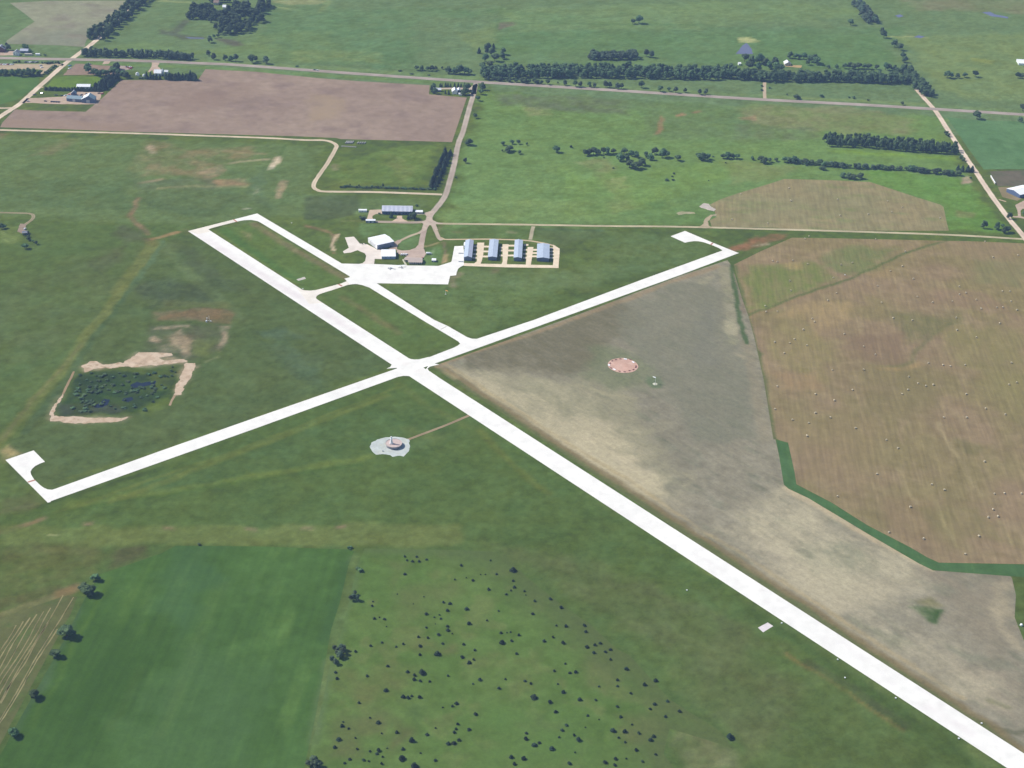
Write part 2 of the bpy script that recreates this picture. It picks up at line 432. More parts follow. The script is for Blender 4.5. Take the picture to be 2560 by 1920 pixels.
blob('8', [(400, 455), (1600, 520), (1600, 560), (500, 490)], (122, 158, 92), 8, .8, .4)
blob('8', [(760, 650), (1550, 710), (1700, 780), (2000, 1100), (2100, 1240), (1530, 1200), (1470, 960), (800, 740)], (105, 148, 92), 10, .85, .35)
blob('8', [(1570, 1020), (1760, 1040), (1740, 1090), (1600, 1080)], (138, 140, 112), 6, .7, .4)
blob('8', [(1620, 720), (1700, 690), (1730, 760), (1640, 770)], (190, 165, 150), 3, .9, .3)
stroke('8', [(1790, 1150), (2212, 1300)], (100, 135, 92), 6, 4, .4, .3)
blob('6', [(480, 0), (2212, 0), (2212, 300), (30, 290), (80, 120)], (124, 152, 108), 14, .6, .4, bs=30)
# west grassland between section road and runway
blob('FD', [(-60, 290), (700, 315), (660, 420), (940, 430), (900, 470), (600, 470), (420, 490), (-60, 460)], (102, 127, 97), 16, 1, 0)
blob('FD', [(-60, 470), (420, 492), (330, 540), (180, 760), (-60, 1000)], (90, 115, 84), 14, 1, 0)
blob('FD', [(150, 560), (300, 520), (330, 530), (200, 700), (60, 800), (-60, 760), (-60, 640)], (96, 114, 92), 25, .5, .6, bs=30)
blob('A', [(0, 0), (110, 10), (20, 60), (0, 70)], (150, 130, 110), 8, .7, .4)
blob('A', [(520, 60), (680, 60), (500, 200), (250, 200)], (140, 132, 105), 12, .55, .6)
blob('A', [(1260, 80), (1450, 75), (1500, 130), (1700, 150), (2212, 130), (2200, 200), (1900, 280), (1720, 350), (2150, 460), (1900, 480), (1600, 380), (1250, 380), (1100, 330), (1200, 200)], (150, 138, 108), 12, .8, .75, bs=20)
blob('A', [(1090, 330), (1250, 420), (1850, 400), (2000, 500), (1500, 500), (1200, 520)], (98, 115, 100), 10, .7, .5)
blob('A', [(1700, 350), (1900, 280), (1960, 330), (1800, 420)], (178, 152, 128), 6, .8, .5)
blob('A', [(1850, 420), (2130, 400), (2150, 470), (1900, 470)], (172, 145, 118), 6, .8, .5)
stroke('A', [(1230, 440), (1400, 410)], (180, 155, 130), 8, 5, .6, .6)
stroke('A', [(1380, 490), (1700, 465), (2120, 475)], (155, 155, 120), 8, 5, .6, .5)
stroke('A', [(1290, 120), (1330, 180)], (190, 172, 150), 10, 5, .8, .4)
blob('A', [(0, 420), (1080, 430), (1200, 600), (1100, 680), (400, 670), (0, 660)], (92, 118, 93), 14, .75, .35, bs=30)
blob('A', [(1250, 520), (2000, 500), (2212, 600), (1700, 760), (1250, 650)], (90, 114, 93), 14, .7, .35, bs=30)
blob('5', [(0, 720), (60, 690), (560, 665), (590, 720), (540, 890), (250, 930), (0, 930)], (86, 105, 90), 5, .95, .2)
blob('5', [(200, 380), (1000, 160), (1380, 140), (1300, 560), (400, 540), (250, 470)], (112, 142, 96), 12, .7, .5, bs=18)
blob('5', [(850, 250), (960, 230), (1180, 400), (1060, 560), (1030, 480)], (135, 142, 102), 10, .55, .6)
blob('5', [(290, 340), (370, 340), (370, 410), (310, 410)], (180, 160, 140), 4, .8, .4)
stroke('A', [(1200, 570), (1170, 640), (1125, 720), (1180, 790), (1290, 880)], (150, 128, 105), 7, 4, .85, .3)
stroke('A', [(1310, 930), (1400, 905), (1530, 865)], (172, 145, 110), 7, 4, .9, .2)
blob('A', [(1250, 920), (1350, 910), (1340, 985), (1260, 975)], (150, 128, 100), 6, .7, .4)
blob('A', [(1560, 840), (1700, 870), (1800, 960), (1600, 910)], (125, 120, 92), 8, .6, .4)
blob('5', [(0, 980), (260, 1040), (300, 1080), (340, 1085), (380, 1100), (320, 1170), (310, 1260), (350, 1300), (300, 1300), (290, 1150), (260, 1070), (0, 1010)], (160, 135, 112), 3, .75, .3)
stroke('5', [(355, 1090), (330, 1140), (310, 1200), (320, 1260)], (222, 200, 175), 4.5, 3, .9, .1)
stroke('B', [(930, 105), (1000, 95)], (165, 170, 155), 4, 2, .9, .1)
blob('2', [(270, 1375), (340, 1340), (355, 1400), (300, 1420)], (215, 195, 170), 4, .8, .4)
# inner airfield grass
blob('FD', [(420, 500), (900, 800), (850, 790), (100, 1060), (0, 1010), (340, 520)], (88, 110, 84), 12, 1, 0)
blob('A', [(1480, 960), (1640, 990), (2150, 1382), (1800, 1382)], (86, 103, 90), 12, .75, .45)
blob('A', [(980, 880), (1080, 800), (1250, 850), (1290, 940), (1100, 960)], (92, 103, 90), 10, .75, .4)
blob('A', [(760, 1180), (900, 1020), (1080, 960), (1020, 1100), (850, 1230)], (98, 108, 90), 12, .6, .5)
blob('C', [(1280, 0), (1700, 20), (1950, 200), (1400, 240), (1180, 90)], (80, 98, 88), 14, .85, .35)
stroke('B', [(50, 520), (250, 740), (480, 950), (800, 1220), (950, 1340)], (100, 122, 96), 14, 8, .8, .3)
stroke('A', [(1400, 950), (1300, 1120), (1110, 1382)], (94, 122, 102), 8, 3, .9, .2)
stroke('C', [(1180, 30), (900, 370), (640, 760), (420, 1070), (200, 1330)], (82, 107, 88), 8, 3, .9, .2)
stroke('A', [(1320, 960), (1180, 1160), (1000, 1382)], (120, 129, 88), 16, 5, .75, .25)
stroke('C', [(1080, 60), (780, 430), (560, 740), (300, 1050), (60, 1330), (-60, 1470)], (120, 130, 88), 12, 4, .8, .25)
stroke('C', [(700, 560), (440, 860), (200, 1140), (20, 1380)], (130, 128, 98), 4, 3, .6, .3)
blob('C', [(0, 1480), (100, 1420), (180, 1500), (60, 1560), (0, 1590)], (178, 165, 122), 6, .9, .5)
blob('C', [(1340, 270), (1900, 240), (2030, 300), (2000, 380), (1700, 350), (1350, 350)], (140, 122, 100), 7, .9, .35)
blob('C', [(1400, 170), (1950, 180), (1980, 240), (1380, 260)], (118, 128, 92), 8, .6, .3)
blob('C', [(1300, 400), (1900, 380), (1980, 420), (1930, 560), (1650, 690), (1280, 600)], (98, 108, 95), 10, .85, .45)
blob('C', [(1450, 470), (1680, 480), (1660, 620), (1500, 560)], (140, 130, 108), 8, .7, .6, bs=8)
blob('C', [(1660, 520), (1850, 510), (1800, 660), (1680, 620)], (112, 128, 88), 8, .7, .3)
blob('C', [(1900, 400), (1980, 400), (1950, 540), (1890, 620), (1870, 560), (1920, 480)], (178, 160, 138), 4, .85, .6, bs=8)
stroke('C', [(1780, 700), (1880, 660)], (150, 160, 125), 4, 3, .8, .3)
blob('C', [(560, 1100), (620, 870), (700, 800), (1500, 760), (1540, 800), (1470, 1020), (1180, 1150), (520, 1170)], (54, 80, 52), 6, .95, .3, bs=10)
blob('C', [(880, 780), (1500, 770), (1530, 830), (1440, 950), (1300, 960), (1280, 830)], (92, 112, 72), 8, .8, .4, bs=9)
blob('C', [(540, 1060), (1000, 1060), (1100, 1150), (520, 1170)], (75, 88, 92), 6, .8, .4)
blob('C', [(1170, 1130), (1450, 980), (1500, 1050), (1300, 1180)], (96, 118, 74), 8, .7, .3)
blob('B', [(1050, 1440), (1400, 1430), (1700, 1548), (1300, 1548)], (88, 115, 105), 10, .7, .4)
blob('FD', [(560, 740), (620, 740), (700, 780), (690, 830), (630, 810)], (86, 112, 100), 10, .7, .4)
# islands between runway and taxiway
blob('B', [(560, 330), (1080, 240), (2090, 850), (1650, 1000), (1540, 970)], (95, 122, 84), 6, 1, 0)
stroke('B', [(1030, 260), (1450, 520), (2060, 870)], (140, 132, 105), 11, 8, .85, .3)
stroke('B', [(700, 330), (1000, 560), (1300, 760), (1500, 890)], (82, 120, 84), 13, 8, .8, .3)
stroke('B', [(600, 350), (1000, 620), (1500, 940)], (118, 134, 88), 7, 5, .7, .4)
blob('B', [(880, 340), (980, 350), (1000, 440), (920, 400)], (150, 142, 112), 6, .7, .6)
blob('FD', [(700, 640), (790, 625), (980, 740), (880, 772)], (92, 118, 82), 6, 1, 0)
stroke('FD', [(740, 640), (800, 680), (860, 720)], (128, 122, 92), 9, 6, .7, .4)
# east of the apron
blob('FD', [(840, 625), (1560, 560), (1590, 545), (1250, 600), (1020, 730)], (100, 126, 92), 10, .9, .2)
blob('a', [(0, 420), (1000, 500), (1600, 640), (1500, 760), (300, 1106), (0, 1106)], (98, 124, 95), 12, .8, .3, bs=30)
blob('6', [(260, 950), (1640, 960), (2212, 900), (2212, 1217), (100, 1217)], (104, 128, 98), 12, .8, .45, bs=25)
blob('6', [(700, 960), (830, 960), (800, 1020), (700, 1020)], (145, 128, 105), 6, .6, .5)
blob('6', [(40, 370), (1240, 370), (1220, 530), (60, 530)], (96, 125, 92), 6, .9, .3)
blob('6', [(1320, 370), (2212, 400), (2212, 520), (1660, 640), (1300, 540)], (94, 116, 95), 10, .8, .3)
stroke('6', [(1350, 400), (2212, 420)], (80, 108, 92), 7, 5, .7, .3)
stroke('6', [(940, 440), (1040, 455)], (165, 160, 130), 6, 4, .7, .4)
stroke('6', [(200, 440), (270, 440)], (150, 145, 115), 6, 4, .7, .4)
blob('N', [(0, 0), (1500, 0), (1400, 300), (900, 420), (700, 350), (450, 230), (0, 350)], (102, 134, 100), 5, .9, .2)
blob('N', [(950, 560), (1050, 440), (1500, 280), (1450, 500), (1380, 590), (1150, 650), (980, 620)], (106, 138, 104), 3, .9, .2)
blob('N', [(370, 890), (1060, 880), (1150, 1030), (360, 1010)], (104, 122, 86), 4, .9, .3)
blob('N', [(1660, 600), (2080, 500), (2110, 960), (1900, 1050), (1560, 1040), (1600, 860)], (100, 135, 100), 4, .9, .2)
stroke('N', [(1880, 580), (1770, 880)], (135, 165, 135), 1.6, 1.2, .8, 0)
stroke('N', [(1610, 560), (1800, 510), (1990, 460)], (188, 172, 135), 3.6, 2.5, .85, .2)
blob('N', [(2080, 430), (2150, 440), (2180, 800), (2120, 1000), (2060, 980), (2130, 780)], (160, 140, 122), 3, .75, .3)
blob('N', [(2130, 770), (2212, 760), (2212, 960), (2090, 985)], (190, 162, 130), 4, .9, .2)
blob('N', [(1980, 20), (2050, 20), (2030, 300), (1990, 200)], (150, 140, 125), 3, .6, .3)
stroke('5', [(1600, 1640), (1560, 1560), (1640, 1500)], (165, 152, 128), 9, 6, .8, .4)
blob('a', [(1780, 650), (2000, 560), (2212, 490), (2212, 560), (1950, 660), (1850, 720)], (160, 120, 100), 6, .85, .3)
blob('F', [(330, 160), (600, 60), (700, 60), (680, 100), (420, 170)], (158, 120, 100), 6, .8, .3)
blob('F', [(380, 190), (640, 110), (650, 140), (330, 240)], (98, 115, 85), 5, .8, .3)
blob('F', [(450, 140), (570, 120), (580, 135), (470, 148)], (175, 165, 145), 2.5, .8, .6, bs=3)
# foreground grass south of the crosswind runway
blob('FD', [(-100, 1090), (110, 1090), (850, 815), (900, 810), (1010, 905), (2212, 1700), (2212, 1800), (-100, 1800), (-100, 1120)], (86, 112, 78), 12, 1, 0)
blob('FD', [(300, 1040), (820, 850), (960, 880), (1000, 960), (700, 1000), (300, 1080)], (84, 112, 82), 20, .8, .35, bs=40)
stroke('FD', [(150, 1090), (500, 1040), (800, 985)], (112, 132, 82), 10, 7, .65, .4)
stroke('FD', [(120, 1105), (400, 1060), (780, 1000)], (70, 100, 66), 5, 4, .5, .4)
stroke('Z', [(600, 900), (1100, 740), (1700, 570), (2212, 400)], (72, 96, 72), 7, 5, .85, .3)
stroke('Z', [(900, 680), (1500, 480), (2212, 250)], (78, 101, 74), 9, 6, .85, .3)
stroke('FD', [(240, 1085), (840, 855)], (110, 126, 82), 7, 5, .8, .3)
stroke('FD', [(120, 1108), (480, 985), (860, 838)], (106, 122, 80), 4, 3, .7, .3)
stroke('FD', [(130, 1040), (480, 930), (840, 800)], (106, 124, 82), 5, 4, .7, .3)
stroke('Z', [(-60, 1310), (200, 1230), (600, 1100)], (150, 132, 105), 6, 4, .85, .3)
blob('Z', [(0, 800), (400, 700), (560, 870), (300, 1000), (0, 1060)], (110, 108, 85), 12, .7, .5)
blob('Z', [(0, 1440), (300, 1420), (1300, 1440), (1350, 1560), (1700, 1500), (1600, 1659), (0, 1659)], (108, 110, 82), 14, .6, .55, bs=12)
blob('FD', [(0, 1140), (1000, 1130), (1000, 1175), (240, 1180), (0, 1175)], (112, 129, 88), 8, .9, .2, bs=30)
for px_, py_ in ((540, 1141), (665, 1141), (735, 1138), (190, 1131), (365, 1140)):
    blob('FD', [(px_ - 12, py_ - 3), (px_ + 12, py_ - 4), (px_ + 10, py_ + 4), (px_ - 11, py_ + 4)], (165, 142, 118), 4, .8, .4)
stroke('Z', [(670, 1310), (800, 1310)], (165, 170, 130), 2.5, 2, .8, .5)
blob('FD', [(0, 1185), (200, 1180), (210, 1235), (150, 1270), (0, 1310)], (106, 112, 78), 12, .65, .5, bs=12)
stroke('I', [(0, 650), (200, 600), (330, 560)], (116, 108, 82), 12, 8, .6, .5)
stroke('I', [(-20, 720), (250, 630), (480, 530)], (136, 130, 98), 8, 4, .8, .2)
blob('I', [(340, 560), (480, 525), (500, 560), (420, 600), (330, 630)], (150, 128, 98), 5, .8, .3)
blob('I', [(700, 300), (900, 300), (880, 370), (680, 420)], (98, 96, 76), 9, .7, .5)
stroke('FD', [(860, 830), (930, 880), (1010, 920)], (110, 124, 84), 9, 6, .5, .5)
stroke('E', [(620, 870), (900, 1160), (1180, 1370)], (112, 122, 76), 7, 6, .55, .3)
stroke('FD', [(950, 850), (1100, 960), (1640, 1330), (2140, 1690)], (80, 108, 74), 9, 7, .55, .3)
stroke('H', [(0, 300), (700, 780), (1300, 1190), (1800, 1560)], (70, 94, 68), 10, 8, .65, .4)
stroke('H', [(560, 800), (900, 1010), (1300, 1280)], (78, 90, 74), 10, 7, .8, .4)
stroke('H', [(380, 720), (600, 860), (860, 1030), (1040, 1160), (1280, 1310)], (140, 122, 80), 3.4, 3, .8, .45, bs=18)
blob('H', [(0, 560), (500, 800), (1200, 1300), (1500, 1598), (0, 1598)], (94, 114, 80), 20, .55, .5, bs=26)
blob('FD', [(1250, 1200), (1600, 1330), (1750, 1500), (1600, 1640), (1500, 1450), (1350, 1350), (1080, 1190)], (102, 114, 86), 25, .7, .4, bs=26)
blob('M', [(1560, 700), (1760, 670), (1800, 780), (2000, 900), (2050, 1011), (1650, 1011), (1500, 800)], (132, 134, 104), 10, .7, .55)
blob('D', [(900, 380), (1250, 370), (1500, 480), (1300, 560), (1050, 620)], (106, 122, 86), 14, .6, .5, bs=20)
blob('FD', [(1380, 800), (1440, 800), (1445, 850), (1390, 850)], (96, 118, 90), 8, .2, .3)
# pasture with junipers
pasture_on = 'pasture'
blob('J', [(1300, 380), (1500, 420), (1400, 620), (2000, 560), (2000, 760), (1500, 980), (1350, 640)], (116, 124, 88), 14, .5, .5, on=pasture_on)
blob('L', [(200, 860), (700, 740), (820, 860), (500, 1000), (480, 1200), (200, 1200)], (112, 114, 86), 14, .7, .4, on=pasture_on)
blob('L', [(200, 300), (500, 430), (900, 250), (1200, 300), (600, 720), (300, 560)], (116, 120, 84), 14, .6, .5, on=pasture_on)
blob('L', [(1030, 740), (1200, 740), (1200, 840), (1080, 880)], (82, 105, 74), 9, .8, .4, on=pasture_on)
blob('L', [(1100, 20), (1500, 20), (1500, 150), (1200, 130)], (122, 122, 90), 12, .6, .5, on=pasture_on)
blob('L', [(850, 900), (1000, 950), (900, 1250), (800, 1150)], (105, 105, 82), 12, .6, .4, on=pasture_on)
blob('M', [(850, 120), (1100, 180), (1000, 420), (860, 330)], (116, 120, 88), 12, .6, .5, on=pasture_on)
blob('M', [(1050, 640), (1450, 620), (1450, 780), (1200, 860)], (116, 118, 86), 12, .6, .5, on=pasture_on)
blob('M', [(300, 640), (650, 640), (650, 720), (450, 720)], (112, 112, 88), 10, .6, .5, on=pasture_on)
blob('K', [(200, 120), (560, 150), (600, 260), (200, 240)], (104, 138, 84), 12, .8, .3, on=pasture_on)
blob('M', [(0, 560), (700, 540), (900, 900), (500, 1011), (0, 1011)], (98, 132, 80), 25, .6, .4, on=pasture_on, bs=24)
stroke('K', [(330, 120), (560, 160), (680, 300), (1040, 590), (1290, 760), (1500, 960)], (97, 114, 80), 46, 46, .95, .2, on=pasture_on)
stroke('M', [(1180, 120), (1500, 470), (1640, 560), (1900, 720), (1990, 850), (1500, 700), (1450, 900), (1600, 1100)], (99, 115, 80), 40, 40, .95, .2, on=pasture_on)
stroke('J', [(1150, 262), (1900, 275), (2212, 285)], (100, 120, 84), 16, 16, .9, .2, on=pasture_on)
# crop field
blob('I', [(400, 700), (900, 600), (1000, 900), (800, 1300), (600, 1750), (-100, 1750), (100, 1300)], (67, 98, 62), 40, .7, .3, on='crop', bs=40)  # left part darkened: lens vignetting put into the crop colour
blob('I', [(1010, 300), (1400, 300), (1250, 700), (1100, 900), (1000, 650)], (80, 114, 84), 18, .6, .3, on='crop', bs=24)
stroke('I', [(690, 480), (600, 650), (480, 860), (330, 1160), (200, 1400)], (104, 134, 72), 5, 5, .45, .5, on='crop')
stroke('I', [(1380, 520), (1290, 700), (1230, 860), (1170, 1030), (1080, 1230), (1000, 1450)], (100, 128, 80), 9, 8, .5, .5, on='crop')
stroke('I', [(930, 390), (800, 640), (740, 760)], (98, 130, 74), 8, 8, .35, .5, on='crop')
stroke('I', [(850, 1050), (740, 1330), (700, 1400)], (98, 122, 74), 8, 7, .3, .5, on='crop')
blob('I', [(760, 1180), (1250, 900), (1585, 1050), (1585, 1659), (900, 1659)], (92, 124, 88), 30, .5, .4, on='crop', bs=40)
stroke('J', [(1000, 400), (900, 750), (830, 1000), (780, 1106)], (70, 102, 76), 9, 8, .5, .3, on='crop')
stroke('J', [(1060, 350), (1030, 600), (940, 1000), (900, 1106)], (104, 128, 92), 9, 6, .7, .4, on='*')
stroke('L', [(190, 240), (150, 480), (60, 800), (20, 1100)], (108, 130, 96), 9, 6, .7, .4, on='*')
stroke('I', [(500, 600), (370, 900), (220, 1200), (60, 1450)], (88, 112, 94), 9, 6, .6, .3, on='crop')

for pts, c in (([(671, 425), (676, 408), (690, 396), (703, 388), (700, 402), (684, 424)], (222, 206, 184)), ([(631, 486), (636, 474), (645, 463), (644, 480)], (205, 185, 160)), ([(688, 498), (692, 470), (704, 450), (720, 452), (712, 480), (703, 497)], (172, 155, 128))):
    blob('px', pts, c, 4, .95, .25, bs=8)
blob('px', [(625, 450), (660, 425), (665, 450), (650, 490), (690, 520), (620, 500)], (96, 122, 104), 9, .7, .4)
stroke('px', [(700, 390), (707, 375), (713, 362)], (84, 112, 84), 5, 3, .8, .2)
stroke('px', [(575, 408), (620, 402), (668, 399)], (198, 178, 152), 7, 5, .75, .5)
stroke('px', [(540, 375), (600, 382), (660, 385)], (160, 148, 120), 8, 6, .6, .5)
stroke('px', [(860, 552), (980, 556), (1040, 552)], (138, 145, 112), 4, 3, .5, .5)
for pts in ([(0, 800), (100, 850), (190, 940)], [(150, 1070), (210, 1110), (260, 1170)], [(470, 1050), (500, 1140)]): stroke('U', pts, (168, 182, 146), 1.6, 1.2, .8, .2)
blob('U', [(0, 600), (560, 650), (760, 900), (850, 1150), (500, 1250), (0, 1200)], (118, 138, 96), 8, .7, .4)

for pts in ([(715, 740), (790, 695), (900, 735), (1060, 715), (1200, 620), (1350, 625), (1480, 630), (1590, 690), (1590, 715), (1200, 750), (880, 765), (740, 790)], [(1600, 715), (1690, 720), (1700, 745), (1640, 850), (1560, 990), (1510, 995), (1500, 950), (1580, 800)], [(540, 980), (470, 1130), (470, 1175), (900, 1185), (1110, 1190), (1060, 1222), (750, 1238), (430, 1215), (430, 1150)]):
    blob('C', pts, (186, 166, 142), 8, .8, .35, bs=7)
for pts, o_ in (([(1290, 505), (1330, 485), (1410, 520), (1400, 542), (1290, 532)], .95), ([(1330, 430), (1380, 400), (1640, 390), (1640, 412), (1430, 428)], .8), ([(1480, 470), (1560, 430), (1600, 500), (1680, 520), (1640, 560), (1650, 640), (1600, 680), (1560, 600), (1500, 560)], .75), ([(1360, 560), (1500, 540), (1560, 620), (1400, 640)], .4)):
    blob('C', pts, (190, 170, 146), 4.5, o_, .5, bs=6)

GCOL = [(88, 112, 80), (94, 117, 82), (103, 123, 86)]
def ground():
    blocks = [(-700, 1000, -1760, -1000, 2.6), (-800, 1060, -1000, -500, 3.0), (-1000, 1260, -500, 100, 4.2), (-1360, 1560, 100, 1000, 6.5)]
    XY, FC, off = [], [], 0
    for x0, x1, y0, y1, s in blocks:
        nx, ny = int((x1 - x0) / s) + 1, int((y1 - y0) / s) + 1
        gx, gy = np.meshgrid(np.linspace(x0, x1, nx), np.linspace(y0, y1, ny))
        XY.append(np.stack([gx.ravel(), gy.ravel()], 1))
        i = (np.arange(ny - 1)[:, None] * nx + np.arange(nx - 1)[None]).ravel() + off
        FC.append(np.stack([i, i + 1, i + nx + 1, i + nx], 1)); off += nx * ny
        for a, b in ((-30000, x0), (x1, 30000)):      # outer wings of the same band
            k = [(a, y0), (b, y0), (b, y1), (a, y1)]
            XY.append(np.array(k, float)); FC.append(np.array([[off, off + 1, off + 2, off + 3]])); off += 4
    for a, b in ((-30000, -1760), (1000, 40000)):
        XY.append(np.array([(-30000, a), (30000, a), (30000, b), (-30000, b)], float)); FC.append(np.array([[off, off + 1, off + 2, off + 3]])); off += 4
    xy, fc = np.concatenate(XY), np.concatenate(FC)
    col = base_mix(xy[:, 0], xy[:, 1], GCOL, 80, 11, None, 8, 1.1)
    col = paint(col, xy[:, 0], xy[:, 1], 'ground')
    # natural mottling of sward over everything
    x, y = xy[:, 0], xy[:, 1]
    d = np.hypot(x - CAM[0], y - CAM[1])
    big, mid, sml = fbm(x, y, 55, 5, 71) - .5, fbm(x, y, 17, 4, 72) - .5, fbm(x, y, 6, 3, 73) - .5
    col = col * (1 + .08 * big + .15 * mid + .24 * sml)[:, None]
    wrm = (fbm(x, y, 24, 5, 74, .7) - .5)[:, None]
    col = np.clip(col + wrm * np.array([11, 3, -4]), 0, 255)
    wg = np.clip((col[:, 1:2] - col[:, 0:1]) / 22, 0, 1)
    col = np.clip(col + wg * np.array([8, 5, -3]), 0, 255)
    a = alb(col, xy)
    far = (np.abs(x) > 5000) | (y > 5000)
    a[far] = (.055, .095, .05)
    struct(tri_mesh('ground', xy, fc, 0.0, a, GRASS), 'wide green prairie grassland around the airfield')
ground()

# ================================================================== FIELDS
def fsheet(name, sid, pts, z, cols, mat, **k):
    return sheet(name, gnd(sid, pts) if isinstance(sid, str) else pts, z, cols, mat, **k)
def multi(*parts):
    return np.concatenate([gnd(s, p) for s, p in parts])
blob('FD', [(0, 255), (300, 270), (260, 310), (0, 285)], (165, 146, 136), 14, .7, .5, on='plough', bs=40)
blob('2', [(600, 800), (900, 850), (900, 1000), (600, 1050)], (176, 158, 140), 16, .7, .5, on='plough', bs=30)
blob('1', [(1500, 800), (2212, 700), (2212, 850), (1500, 1000)], (150, 132, 128), 20, .6, .5, on='plough', bs=50)
stroke('2', [(1940, 860), (1830, 1220)], (172, 152, 142), 25, 8, .5, .4, on='plough')
fsheet('ploughed_field', None, multi(('1', [(1775, 598), (2212, 620)]), ('2', [(300, 637), (640, 672), (1000, 700), (1640, 737), (1632, 815), (1960, 843), (1832, 1228), (1400, 1215), (870, 1202), (830, 1192), (500, 1178)]),
       ('1', [(2212, 1168), (1100, 1138), (500, 1115), (0, 1100), (20, 1060), (130, 945), (300, 955), (740, 966), (830, 893), (900, 832), (1050, 692), (1180, 692), (1710, 692)])), .05,
       [(163, 146, 140), (172, 155, 146), (155, 139, 136)], SOIL, layer='plough', scale=110, seed=21, label='brown ploughed field beside the highway')
fsheet('stubble_field', '1', [(85, 25), (400, 8), (1085, 5), (1000, 150), (850, 275), (745, 345), (730, 405), (520, 392), (45, 378), (60, 350), (180, 265), (300, 187), (230, 130)], .05,
       [(144, 150, 138), (158, 162, 144), (148, 147, 138)], FIELD, scale=120, seed=22, contrast=1.1, label='pale grey-green stubble field beyond the highway')
fsheet('green_field', '1', [(-260, 660), (345, 662), (330, 740), (150, 860), (-20, 910), (-260, 1000)], .05, [(94, 128, 92), (100, 134, 94), (106, 138, 96)], FIELD, scale=90, seed=23)
fsheet('farm_meadow', '1', [(470, 672), (560, 655), (935, 668), (880, 765), (400, 750)], .05, [(110, 139, 86), (118, 146, 88), (104, 133, 86)], FIELD, scale=40, seed=24)
fsheet('east_field', '8', [(1500, 155), (1700, 180), (2600, 215), (2600, 640), (2100, 635), (1840, 640), (1700, 450)], .05, [(104, 141, 108), (110, 147, 112), (98, 134, 102)], FIELD, scale=70, seed=25)
fsheet('feedlot_ground', 'T', [(560, 215), (1300, 190), (1300, 490), (710, 495)], .05, [(112, 116, 106), (122, 118, 112), (104, 112, 102)], SOIL, scale=30, seed=26)
fsheet('barnyard_ground', 'T', [(715, 510), (1010, 505), (1110, 700), (1160, 730), (1080, 770), (800, 700)], .055, [(160, 148, 128), (150, 140, 118), (140, 138, 112)], SOIL, scale=14, seed=27)
# small hay field north of the lane
fsheet('small_hay_field', None, multi(('7', [(1380, 965), (1420, 1000), (1440, 1080), (1380, 1110), (1400, 1170), (2000, 1178)]), ('8', [(0, 1190), (800, 1205), (1520, 1205), (1500, 1130), (1470, 985), (1440, 965), (1200, 890), (790, 755), (450, 740), (0, 728)]), ('7', [(2000, 750), (1890, 785), (1640, 860), (1480, 915)])), .05,
       [(152, 148, 120), (160, 150, 122), (142, 148, 112)], HAY, scale=60, seed=28, streak=(0.0, 60, 12), label='small mown hay field beyond the grass lane')
# large hay field with bales
HF = 'hay'
blob('F', [(420, 260), (850, 250), (1000, 350), (700, 480), (480, 560), (440, 430)], (126, 140, 92), 14, .9, .4, on=HF)
blob('F', [(640, 250), (780, 240), (750, 290), (660, 280)], (178, 158, 120), 8, .8, .4, on=HF)
blob('F', [(1000, 160), (1400, 160), (1200, 330), (900, 280)], (120, 137, 96), 16, .7, .4, on=HF)
stroke('F', [(1720, 105), (1450, 190), (1100, 350), (880, 420), (640, 510), (450, 590)], (106, 120, 86), 4.2, 3, .9, .12, on=HF)
blob('F', [(720, 520), (1000, 480), (1160, 540), (1050, 640), (900, 740), (850, 600), (600, 600)], (176, 156, 122), 14, .8, .5, on=HF)
blob('F', [(1200, 330), (1350, 280), (1400, 330), (1250, 360)], (165, 145, 115), 10, .7, .4, on=HF)
blob('F', [(1050, 720), (1400, 680), (1430, 800), (1450, 900), (1300, 920), (1100, 850)], (142, 124, 108), 16, .8, .4, on=HF)
blob('F', [(1350, 560), (1800, 580), (1650, 720), (1480, 760), (1380, 680)], (124, 126, 96), 16, .7, .4, on=HF)
stroke('F', [(1740, 640), (1620, 720), (1530, 810), (1490, 880), (1420, 915), (1290, 920)], (116, 122, 92), 5, 5, .6, .4, on=HF)
stroke('F', [(1280, 930), (1440, 935), (1540, 900)], (180, 155, 118), 8, 6, .75, .4, on=HF)
blob('F', [(1600, 420), (1950, 440), (2150, 560), (2212, 620), (1900, 560), (1650, 520)], (158, 134, 120), 14, .5, .5, on=HF)
blob('F', [(1700, 100), (2190, 110), (2212, 200), (1900, 250), (1650, 180)], (158, 142, 120), 16, .7, .4, on=HF)
blob('F', [(1900, 220), (2212, 250), (2212, 420), (1900, 380)], (138, 140, 108), 16, .6, .4, on=HF)
blob('F', [(1700, 700), (2212, 640), (2212, 1300), (1900, 1000)], (146, 142, 104), 20, .6, .4, on=HF, bs=30)
blob('F', [(560, 640), (850, 640), (1000, 800), (900, 1000), (600, 860)], (152, 146, 106), 16, .6, .4, on=HF)
blob('F', [(600, 960), (900, 950), (900, 1060), (640, 1060)], (170, 146, 118), 12, .6, .5, on=HF)
blob('F', [(1150, 900), (1700, 950), (1650, 1200), (1200, 1250)], (138, 130, 102), 20, .6, .4, on=HF, bs=30)
blob('G', [(0, 0), (1100, 0), (1000, 500), (500, 500)], (154, 140, 112), 20, .6, .5, on=HF, bs=30)
blob('G', [(1000, 650), (1500, 650), (1450, 1100), (1100, 900)], (150, 132, 110), 16, .6, .4, on=HF, bs=24)
blob('G', [(1300, 750), (1800, 750), (2000, 1000), (1500, 950)], (140, 136, 100), 14, .6, .4, on=HF, bs=24)
stroke('G', [(1490, 20), (1610, 230), (1760, 470), (1860, 640)], (178, 165, 132), 4, 3, .7, .4, on=HF)
stroke('G', [(1165, 400), (1240, 580), (1300, 700)], (172, 160, 128), 4, 3, .6, .4, on=HF)
